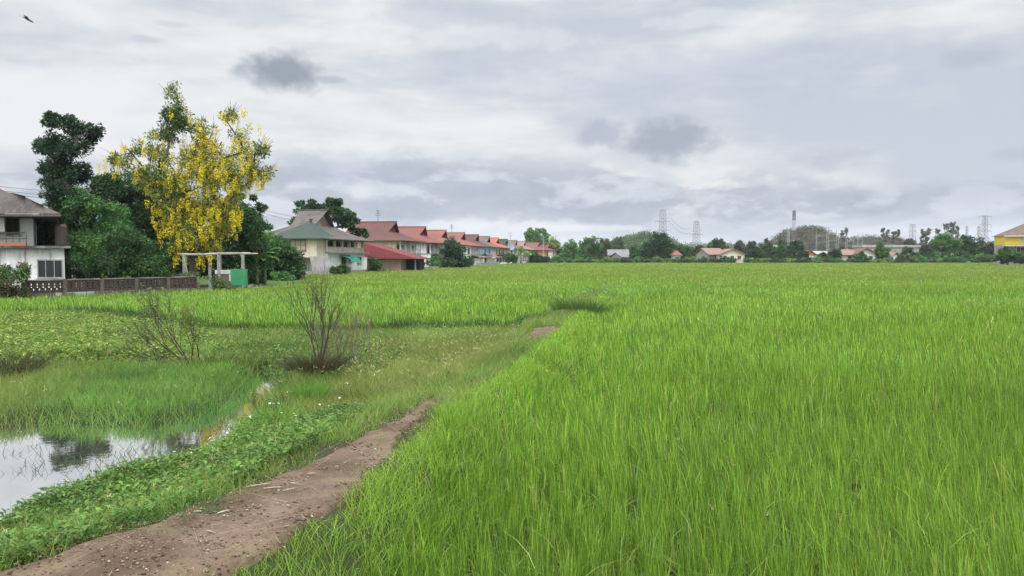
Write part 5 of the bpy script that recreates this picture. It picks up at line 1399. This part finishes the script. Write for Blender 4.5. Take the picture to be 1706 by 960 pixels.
# -- distant trees: (x0, x1, ytop, ybase, D, colours, kind, label)
FT = [
 (872, 912, 374, 425, 370, YLG + LTG, 'bamboo', 'pale green feathery bamboo above the far end of the row'),
 (905, 940, 396, 440, 345, YLG, 'tree', 'yellow-green tree just right of the last house of the row'),
 (935, 972, 398, 441, 330, LTG, 'tree', 'fresh green tree right of the yellow-green one'),
 (960, 1003, 394, 441, 320, MIDG, 'tree', 'broad mid-green tree with a pale top, left of the pale grey roof'),
 (985, 1022, 397, 430, 360, MIDG + OLV, 'tree', 'greyish green tree behind the pale grey roof'),
 (1042, 1082, 402, 441, 290, LTG + MIDG, 'tree', 'lighter tree merging into the big dark round tree'),
 (1064, 1128, 386, 441, 262, [(0.028, 0.06, 0.026), (0.04, 0.09, 0.03)], 'tree', 'big dark round tree in front of the first pylon'),
 (1118, 1160, 405, 441, 275, MIDG + DKG, 'tree', 'flat-topped tree right of the big dark round tree'),
 (1148, 1182, 408, 440, 280, DKG, 'tree', 'dark tree left of the cream bungalow'),
 (1175, 1215, 398, 425, 300, DKG + MIDG, 'tree', 'domed dark tree behind the cream bungalow'),
 (1236, 1262, 402, 438, 300, DKG + BRN, 'tree', 'dark brownish tree right of the cream bungalow'),
 (1240, 1275, 412, 440, 265, DKG, 'tree', 'low dark tree touching the cream bungalow\'s right side'),
 (1262, 1290, 398, 432, 300, OLV + MIDG, 'tree', 'olive tree with ragged top, left of the domed hill'),
 (1285, 1318, 396, 438, 320, MIDG + OLV, 'tree', 'mid-green tree with a spiky top'),
 (1272, 1308, 412, 441, 258, DKG, 'tree', 'very dark low tree before the olive trees'),
 (1310, 1340, 398, 441, 272, DKG, 'tree', 'dark pointed tree left of the red gable'),
 (1326, 1348, 418, 442, 255, DKG, 'tree', 'small dark tree before the red gable'),
 (1358, 1388, 420, 441, 256, DKG + MIDG, 'tree', 'round low tree right of the red gable'),
 (1380, 1402, 414, 441, 258, DKG, 'tree', 'dark bush-like tree before the grey sheet roof'),
 (1420, 1448, 420, 442, 253, LTG + DKG, 'tree', 'light green bush-like tree before the white gable'),
 (1455, 1484, 404, 441, 256, MIDG, 'tree', 'round green tree left of the blue tarpaulin'),
 (1494, 1532, 412, 441, 255, MIDG + DKG, 'tree', 'broad round tree right of the blue tarpaulin'),
 (1524, 1560, 402, 440, 275, DKG, 'tree', 'dark tree at the left foot of the largest tree'),
 (1545, 1600, 384, 440, 262, LTG + MIDG, 'tree', 'largest light green tree near the right edge'),
 (1585, 1626, 388, 440, 268, MIDG + DKG, 'tree', 'tall darker tree right of the largest light green tree'),
 (1612, 1640, 396, 438, 275, DKG, 'tree', 'dark tree below the tall pylon'),
 (1630, 1662, 400, 438, 262, MIDG + OLV, 'tree', 'greyish green tree left of the yellow house'),
 (1655, 1700, 412, 438, 182, DKG + MIDG, 'tree', 'dark trees of the yellow house\'s garden'),
 (1690, 1740, 416, 438, 180, MIDG, 'tree', 'garden tree at the very right edge below the yellow house'),
 (1018, 1040, 392, 425, 420, OLV + MIDG, 'tree', 'small grey-green tree on the skyline left of the wooded rise'),
 (1222, 1240, 400, 425, 330, BRN, 'tree', 'thin brownish tree on the skyline right of the cream bungalow'),
 (1500, 1528, 396, 420, 380, OLV, 'tree', 'olive tree on the skyline behind the long low building'),
 (1296, 1312, 406, 430, 290, MIDG, 'tree', 'small green tree between two dark ones'),
 (1655, 1680, 398, 425, 300, DKG, 'tree', 'dark tree behind the left wall of the yellow house'),
]
for i, (x0, x1, yt, yb, D, cols, kd, lb) in enumerate(FT):
    rnd = random.Random(100 + i)
    w_ = x1 - x0; h_ = yb - yt; cx = (x0 + x1) / 2
    E = []
    nb = 6 if w_ > 30 else 5
    E.append((cx + rnd.uniform(-.1, .1) * w_, yt + h_ * .25, w_ * .27, h_ * .24))
    for k in range(nb):
        a = (k + .5) / nb
        ex = x0 + w_ * (.18 + .64 * a); mid = 1 - abs(a - .5) * 1.1
        E.append((ex, yt + h_ * (.62 - .27 * mid + rnd.uniform(-.08, .08)), w_ * .2, h_ * rnd.uniform(.2, .28)))
    for k in range(3): E.append((x0 + w_ * (.22 + .28 * k), yt + h_ * .76, w_ * .24, h_ * .22))
    s = D / 300
    if kd == 'bamboo': E = [(cx + rnd.uniform(-.36, .36) * w_, yt + h_ * rnd.uniform(.3, .8), w_ * .2, h_ * .26) for k in range(14)]
    area = w_ * h_ * (D / F) ** 2
    tree('bamboo_clump' if kd == 'bamboo' else 'broadleaf_tree', lb, cx, D, E, npx=.55 * (1 / s) ** .5, per=95, size=.62 * s, cols=cols, group='trees beyond the field', seed=200 + i, trunk=1.2, nbr=24, r0=.06)
# -- hedge of shrubs along the far edge of the field
x = 944; i = 0
where = ['before the yellow-green tree', 'before the broad mid-green tree', 'before the pale grey roof', 'before the big dark round tree', 'left of the cream bungalow', 'before the cream bungalow', 'right of the cream bungalow', 'before the dark low trees', 'before the red gable', 'before the grey sheet roof', 'before the white gable', 'by the blue tarpaulin', 'before the largest tree', 'under the tall pylon', 'before the yellow house']
bounds = [965, 1005, 1050, 1130, 1175, 1215, 1255, 1330, 1362, 1400, 1445, 1500, 1610, 1650, 1800]
names_ = ['first', 'second', 'third', 'fourth', 'fifth', 'sixth', 'seventh', 'eighth']
cnts = {}
while x < 1730:
    rnd = random.Random(900 + i); w_ = rnd.uniform(16, 30); hpx = rnd.uniform(5, 9) if x < 1500 else rnd.uniform(8, 14)
    D = 249 + rnd.uniform(0, 4)
    k = next(j for j, b in enumerate(bounds) if x < b); cnts[k] = cnts.get(k, 0) + 1
    yb = 437
    cc = rnd.choice([LTG, YLG, MIDG, LTG, OLV + MIDG])
    lb = '%s %s shrub of the far hedge %s' % (names_[cnts[k] - 1], 'yellow-green' if cc is YLG else ('fresh green' if cc is LTG else 'dull green'), where[k])
    tree('hedge_shrub', lb, x, D, [(x - w_ * .25, yb - hpx * .45, w_ * .33, hpx * .5), (x + w_ * .05, yb - hpx * .6, w_ * .3, hpx * .55), (x + w_ * .3, yb - hpx * .4, w_ * .3, hpx * .45)], npx=1.1, per=70, size=.42, cols=cc, group='shrubs of the far hedge', seed=500 + i, trunk=.3, cat='shrub', nbr=8, r0=.03)
    x += w_ * .8; i += 1
# undergrowth at the feet of the row and the left trees
for i, (px, D, w_, hp, cc, lb) in enumerate(((470, 72, 30, 10, LTG, 'light green undergrowth at the foot of the rounded dark bush'), (425, 64, 22, 12, MIDG, 'undergrowth round the banana plants'), (905, 250, 16, 10, DKG, 'dark shrub before the last red-roofed houses'), (925, 262, 16, 9, LTG, 'light shrub at the end of the row'), (890, 246, 14, 14, DKG, 'dark shrub beside the banana clump'), (855, 232, 9, 12, DKG, 'tall dark shrub left of the banana clump'), (945, 268, 18, 14, MIDG, 'mid-green shrub right of the row\'s last wall'), (975, 262, 22, 12, MIDG, 'mid-green shrub before the broad mid-green tree'))):
    yb = 427 + 2.2 * F / D
    tree('shrub', lb, px, D, [(px - w_ * .3, yb - hp * .5, w_ * .35, hp * .55), (px + w_ * .25, yb - hp * .55, w_ * .35, hp * .6), (px, yb - hp * .8, w_ * .25, hp * .4)], npx=2.2, per=90, size=.12 + D / 600, cols=cc, group='shrubs along the row', seed=600 + i, trunk=.3, cat='shrub', r0=.02)

# -- hills with scrubby woods
def hill(px0, px1, ytop, D, wy, cols, label, n, size, shape=1.0, lname='hillside_wood'):
    x0, x1 = xat(px0, D), xat(px1, D); zt = zat(ytop, D); cx = (x0 + x1) / 2; rx = (x1 - x0) / 2
    u = np.linspace(-1, 1, 49); v = np.linspace(-1, 1, 25); U, Vv = np.meshgrid(u, v)
    prof = lambda U, V_: (np.clip(1 - np.abs(U) ** 2.2, 0, 1) ** .8 * np.clip(1 - np.abs(V_) ** 2, 0, 1)) * (.82 + .36 * fnoise(U * 3, V_ * 3, 1.0, D % 17)) * zt * .86
    Z = prof(U, Vv) - .3
    ii = np.arange(U.size).reshape(U.shape); q = np.stack([ii[:-1, :-1], ii[:-1, 1:], ii[1:, 1:], ii[1:, :-1]], -1).reshape(-1, 4)
    o = np_mesh('hill', np.stack([cx + U * rx, D + wy + Vv * wy, Z], -1).reshape(-1, 3), q, [], mat('hill_soil', (0.09, 0.08, 0.05), .95, (0.12, 0.10, 0.07), .02), smooth=True)
    tag(o, kind='structure')
    a = rng.uniform(-1, 1, n); b_ = rng.uniform(-1, .35, n)
    P = np.stack([cx + a * rx, D + wy + b_ * wy, prof(a, b_) + size * (.2 + 1.0 * rng.random(n))], -1)
    V, Q, C = leaf_cloud(P, size * (.5 + .6 * rng.random(n)), 26, size * .32, cols, .8, clumpvar=.25)
    tag(np_mesh(lname, V, Q, [], LM, col=C), label, 'wood', kind='stuff')
hill(1015, 1165, 390, 520, 50, MIDG + OLV, 'distant green wood on the low rise behind the big dark round tree', 900, 3.6)
hill(1322, 1462, 376, 560, 60, BRN + BRN + OLV, 'brownish half-bare wood on the domed hill', 1300, 3.4)
hill(1440, 1590, 394, 640, 60, BRN + OLV, 'low brown scrub wood on the long ridge right of the domed hill', 900, 3.6)
hill(900, 1700, 414, 900, 80, MIDG + OLV, 'far-off band of green wood along the horizon', 2600, 6)
hill(-600, 640, 414, 700, 80, MIDG, 'distant band of wood behind the left houses', 1200, 6)
# thin spiky trees on the skyline
sky_t = [(1402, 384), (1408, 378), (1470, 378), (1477, 380), (1488, 383), (1494, 381), (1535, 380), (1540, 385), (1545, 381), (1560, 378), (1574, 370), (1580, 368), (1586, 369), (1592, 374), (1300, 392), (1276, 396)]
for i, (px, yt) in enumerate(sky_t):
    D = 430 + (i % 4) * 20
    h_ = 425 - yt
    tree('skyline_tree', '%s thin spindly tree from the left on the skyline %s' % (['first', 'second', 'third', 'fourth', 'fifth', 'sixth', 'seventh', 'eighth', 'ninth', 'tenth', 'eleventh', 'twelfth', 'thirteenth', 'fourteenth', 'first', 'second'][i], 'right of the domed hill' if i < 14 else 'left of the domed hill'), px, D,
         [(px, yt + h_ * .12, 1.6, h_ * .12), (px + .8, yt + h_ * .35, 2.2, h_ * .16), (px - .6, yt + h_ * .6, 2.6, h_ * .18), (px, yt + h_ * .8, 3, h_ * .15)], npx=.5, per=40, size=.8, cols=BRN + OLV, group='spindly trees on the skyline', seed=700 + i, trunk=3, nbr=10, r0=.06, bark=BARK_PALE)
# bare trees
def bare_tree(name, label, px, D, h, spread, seed, depth=5, r=.18, br=0.0, lean=0., m=None, base_z=0.0, cat='tree', up=.55, fan=4, group=None, dirs=None):
    t = empty(name, (xat(px, D), D, base_z), 0, label, cat, group)
    rnd = random.Random(seed); mb = MB(); sep_ = br > .1
    def go(p, d, L, r_, k):
        nonlocal mb
        q_ = p + d * L + Vector((rnd.uniform(-1, 1), rnd.uniform(-1, 1), 0)) * L * .08
        mb.tube([p, p.lerp(q_, .5) + Vector((rnd.uniform(-1, 1), rnd.uniform(-1, 1), 0)) * L * .05, q_], [r_, r_ * .85, r_ * .65], 5 if r_ > .03 else 4, cap=False)
        if k == 0: return
        for _ in range(rnd.choice([2, 3]) if k > 1 else 2):
            nd = (d * .75 + Vector((rnd.uniform(-1, 1), rnd.uniform(-1, 1), rnd.uniform(-.15, .8))) * spread).normalized()
            go(p.lerp(q_, rnd.uniform(.6, 1)), nd, L * rnd.uniform(.6, .85), r_ * .6, k - 1)
    for k in range(fan):
        a = rnd.uniform(0, 6.28)
        d = Vector((math.cos(a) * up + lean, math.sin(a) * up * .6, 1)).normalized()
        if dirs: d = Vector((dirs[k % len(dirs)][0], rnd.uniform(-.4, .4), dirs[k % len(dirs)][1])).normalized()
        go(Vector((rnd.gauss(0, br), rnd.gauss(0, br), 0)), d, h * .3 * rnd.uniform(.7, 1.2), r, depth)
        if sep_: mb.build('stalk', m or BARK_PALE, t); mb = MB()
    if not sep_: mb.build('branches', m or BARK_PALE, t)
    return t
bare_tree('bare_tree', 'leafless greyish tree fanning out beside the pale bamboo', 922, 375, 15, .6, 4, 5, .2)
# -- bare shrubs in the foreground
b1 = bare_tree('bare_shrub', 'sprawling nearly leafless shrub leaning left over the pond weeds', 318, 14.2, 2.1, .36, 7, 4, .012, br=.08, dirs=[(-1, .35), (-1, .6), (-.9, .8), (-.7, 1), (-.4, 1), (-.1, 1), (-.8, .45), (.12, 1), (-.55, .9)], m=TWIG, base_z=gz(xat(318, 14.2), 14.2) - .05, cat='shrub', fan=9, up=.5, group='bare shrubs in the marsh')
b2 = bare_tree('bare_shrub', 'tall upright leafless shrub standing on the brown tussock', 527, 13.2, 2.2, .34, 15, 4, .012, br=.02, m=TWIG, base_z=gz(xat(527, 13.2), 13.2) + .15, cat='shrub', fan=7, up=.26, group='bare shrubs in the marsh')
b3 = bare_tree('bare_shrub', 'cluster of thin dry grey stalks right of the tall leafless shrub', 572, 13.8, 1.55, .2, 21, 3, .0065, br=.2, m=mat('dry_stalk', (0.15, 0.125, 0.085), .9), base_z=gz(xat(572, 13.8), 13.8), cat='shrub', fan=24, up=.28, group='bare shrubs in the marsh')
def shrub_leaves(o, n, size, cols, zmin, seed, label=None):
    r_ = random.Random(seed)
    vs = [v.co for v in [c for c in COL.objects if c.parent == o][0].data.vertices if v.co.z > zmin]
    P = np.array([tuple(r_.choice(vs)) for _ in range(n)])
    Dv = rng.normal(0, 1, (n, 3)) * [1, 1, .35]; N = rng.normal(0, .3, (n, 3)) + [0, 0, 1]
    ln = size * (.6 + .8 * rng.random(n))
    V, Q, C = leaves(P, Dv, N, ln, ln * .3, jitcol(n, cols, None, .15), .1)
    np_mesh('foliage', V, Q, [], leafmat('grass_leaf'), o, col=C)
shrub_leaves(b1, 900, .085, [(0.12, 0.18, 0.05), (0.16, 0.20, 0.06)], .35, 1)
shrub_leaves(b2, 60, .05, [(0.10, 0.12, 0.05)], .3, 2)
# ------------------------------------------------------------------ pylons, masts, lines
def lattice(parent, w0, w1, z0, z1, n, m, th, name='tower'):
    mb = MB(); c = [(-1, -1), (1, -1), (1, 1), (-1, 1)]
    W_ = lambda u: w0 + (w1 - w0) * u
    P = lambda i, u: Vector((c[i][0] * W_(u) / 2, c[i][1] * W_(u) / 2, z0 + (z1 - z0) * u))
    for i in range(4):
        mb.tube([P(i, 0), P(i, 1)], [th, th * .8], 4)
        for k in range(n):
            a, b = k / n, (k + 1) / n; j = (i + 1) % 4
            mb.tube([P(i, a), P(j, b)], th * .55, 3, cap=False); mb.tube([P(j, a), P(i, b)], th * .55, 3, cap=False)
            mb.tube([P(i, b), P(j, b)], th * .55, 3, cap=False)
    return mb.build(name, m, parent)
PY = mat('pylon_steel', (0.25, 0.27, 0.29), .7)
def pylon(px, ytop, D, w0, w1, arms, label, group='power pylons', th=.22, m=None):
    H = zat(ytop, D)
    t = empty('pylon', (xat(px, D), D, 0), .35, label, 'pylon', group)
    lattice(t, w0, w1, 0, H, 12, m or PY, th)
    for (u, L) in arms:
        z = H * u
        mb = MB()
        for s in (-1, 1):
            mb.tube([(0, 0, z + .9), (s * L, 0, z)], th * .6, 4); mb.tube([(0, w1 / 2, z), (s * L, 0, z)], th * .6, 4); mb.tube([(0, -w1 / 2, z), (s * L, 0, z)], th * .6, 4)
            mb.tube([(s * L, 0, z), (s * L, 0, z - 1.8)], th * .5, 4)
        mb.build('arm', m or PY, t)
    return t
pylon(1103.5, 349, 420, 3.6, 2.4, ((.99, 1.6), (.77, 4.8), (.60, 4.0)), 'lattice pylon rising behind the big dark round tree', th=.12)
pylon(1159.5, 368, 480, 4.6, 2.4, ((.98, 1.6), (.66, 5), (.45, 5)), 'second lattice pylon, right of the big dark round tree', th=.12)
pylon(1639, 359, 430, 3.2, 1.6, ((.985, 5), (.80, 5), (.66, 5.4), (.5, 4)), 'tall slender pylon left of the yellow house', th=.12)
pylon(1519, 373, 700, 4.5, 3.4, ((.98, 3), (.8, 5)), 'small far pylon on the skyline between two groups of spindly trees', th=.16)
pylon(1629, 376, 720, 3, 1.6, ((.95, 3), (.75, 4)), 'faint far pylon just left of the tall slender one', th=.15)
pylon(1609, 376, 760, 2, 1.2, ((.9, 2),), 'faintest thin pylon above the distant warehouse', th=.15)
# telecom mast in red and white bands
t = empty('telecom_mast', (xat(1321.5, 470), 470, 0), .2, 'slim telecom mast left of the domed hill', 'mast')
H = zat(350, 470); mw = mat('mast_pale', (0.42, 0.43, 0.46), .7); mr = mat('mast_dark', (0.14, 0.12, 0.14), .7)
for k in range(5): lattice(t, 1.7 - k * .1, 1.7 - (k + 1) * .1, H * k / 5, H * (k + 1) / 5, 5, mr if k % 2 == 0 else mw, .16, 'tower_section')
mb = MB()
for k in range(3):
    a = k * 2.1
    mb.box(math.cos(a) * .7 - .12, math.cos(a) * .7 + .12, math.sin(a) * .7 - .12, math.sin(a) * .7 + .12, H - 3.2, H - .6)
mb.build('antenna', mr, t)
t = empty('thin_mast', (xat(1312.5, 480), 480, 0), 0, 'short thin mast just left of the telecom mast', 'mast'); lattice(t, 1.6, 1.0, 0, zat(381, 480), 8, PY, .18)
# substation gantries
for i, (px, yt, w_) in enumerate(((1368, 384, 5.5), (1386, 380, 4.5), (1402, 386, 5), (1416, 394, 5), (1432, 388, 4.5))):
    D = 400 + 12 * (i % 3); H = zat(yt, D)
    t = empty('gantry', (xat(px, D), D, 0), .15 * i, 'pale steel substation gantry before the domed hill, %s from the left' % ['first', 'second', 'third', 'fourth', 'fifth'][i], 'gantry', 'substation gantries')
    mb = MB()
    for s in (-1, 1):
        mb.tube([(s * w_ / 2 - .5, 0, 0), (s * w_ / 2, 0, H)], .1, 4); mb.tube([(s * w_ / 2 + .5, 0, 0), (s * w_ / 2, 0, H)], .1, 4)
        for k in range(6): z = H * k / 7; u = .5 * (1 - k / 7); mb.tube([(s * w_ / 2 - u, 0, z), (s * w_ / 2 + u, 0, z + H / 7)], .09, 3)
    for z in (H * .82, H * .62, H * .87): mb.tube([(-w_ / 2, 0, z), (w_ / 2, 0, z)], .09, 4)
    for k in range(6): mb.tube([(-w_ / 2 + w_ * k / 6, 0, H * .82), (-w_ / 2 + w_ * (k + 1) / 6, 0, H * .87)], .08, 3)
    mb.build('frame', mat('gantry_pale', (0.25, 0.25, 0.25), .7), t)
def wire(pts, r, label, sag=.6, name='power_line', group='power lines'):
    P = []
    for a, b in zip(pts[:-1], pts[1:]):
        a, b = Vector(a), Vector(b)
        for k in range(13): u = k / 12; P.append(a.lerp(b, u) - Vector((0, 0, sag * 4 * u * (1 - u))))
    mb = MB(); mb.tube(P, r, 4); o = mb.build(name, METAL); tag(o, label, 'wire', group)
for i, (y0, y1) in enumerate(((300, 318), (307, 325), (313, 330))):
    wire([(xat(-120, 62), 62, zat(y0 - 8, 62)), (xat(95, 62), 62, zat(y1, 62))], .016, '%s of three thin wires crossing the sky at the far left' % ['topmost', 'middle', 'lowest'][i], .15)
for i, (y0, y1) in enumerate(((343, 360), (349, 366))):
    wire([(xat(420, 100), 100, zat(y0, 100)), (xat(490, 104), 104, zat(y1, 104))], .02, '%s of two thin wires right of the golden tree' % ['upper', 'lower'][i], .1)
wire([(xat(1103.5, 420) + 4.5, 420, zat(362, 420)), (xat(1159.5, 480) - 4, 480, zat(380, 480))], .07, 'faint conductor strung between the two left pylons', 2.5)
wire([(xat(1103.5, 420) + 4.5, 420, zat(370, 420)), (xat(1159.5, 480) - 4, 480, zat(388, 480))], .07, 'lower faint conductor between the two left pylons', 2.5)
# lamp / utility posts among the row
for i, (px, D, yt, lb) in enumerate(((905, 300, 392, 'utility pole rising behind the dull brown roofs'), (850, 265, 386, 'utility pole with crossarm above the mossy roof'), (434, 92, 352, 'concrete utility pole behind the golden tree\'s right side'))):
    t = empty('utility_pole', (xat(px, D), D, 0), 0, lb, 'pole', 'utility poles')
    H = zat(yt, D); MB().tube([(0, 0, 0), (0, 0, H)], [.16, .11], 6).build('post', GALV, t)
    mb = MB(); mb.box(-.9, .9, -.06, .06, H - .7, H - .58); mb.box(-.6, .6, -.06, .06, H - 1.6, H - 1.5); mb.build('crossarm', GALV, t)
# bird
D = 26.0
t = empty('bird', (xat(57, D) , D, zat(32, D)), 0, 'small dark bird in flight at the top left of the sky', 'bird')
t.rotation_euler = (0, R(28), R(10))
mb = MB(); mb.tube([(-.17, 0, 0), (-.12, 0, .012), (0, 0, .015), (.1, 0, .005), (.15, 0, .012), (.185, 0, .008), (.21, 0, 0)], [.006, .022, .036, .026, .024, .018, .003], 8)
mb.build('body', METAL, t, True)
for s in (-1, 1):
    mb = MB(); mb.add([(.07, s * .02, .01), (.05, s * .16, .07), (-.04, s * .30, .06), (-.06, s * .18, .05), (-.06, s * .02, .01)], [(0, 1, 3, 4), (1, 2, 3)])
    o = mb.build('wing', mat('wing_grey', (0.12, 0.11, 0.11), .8), t); o.modifiers.new('s', 'SOLIDIFY').thickness = .006
mb = MB(); mb.add([(-.13, -.012, 0), (-.13, .012, 0), (-.25, .035, .005), (-.25, -.035, .005)], [(0, 1, 2, 3)]); o = mb.build('tail', METAL, t); o.modifiers.new('s', 'SOLIDIFY').thickness = .006
# ------------------------------------------------------------------ thin haze round the whole place
HZ = bpy.data.materials.new('haze'); HZ.use_nodes = True
ht = HZ.node_tree; ht.nodes.clear()
pv = ht.nodes.new('ShaderNodeVolumePrincipled'); pv.inputs['Color'].default_value = (0.86, 0.90, 0.96, 1); pv.inputs['Density'].default_value = 0.00013
mo = ht.nodes.new('ShaderNodeOutputMaterial'); ht.links.new(pv.outputs[0], mo.inputs['Volume'])
tag(MB().box(-6100, 6100, -650, 8100, -1.6, 75).build('haze', HZ), 'thin pale haze over the whole place', 'haze', kind='stuff')
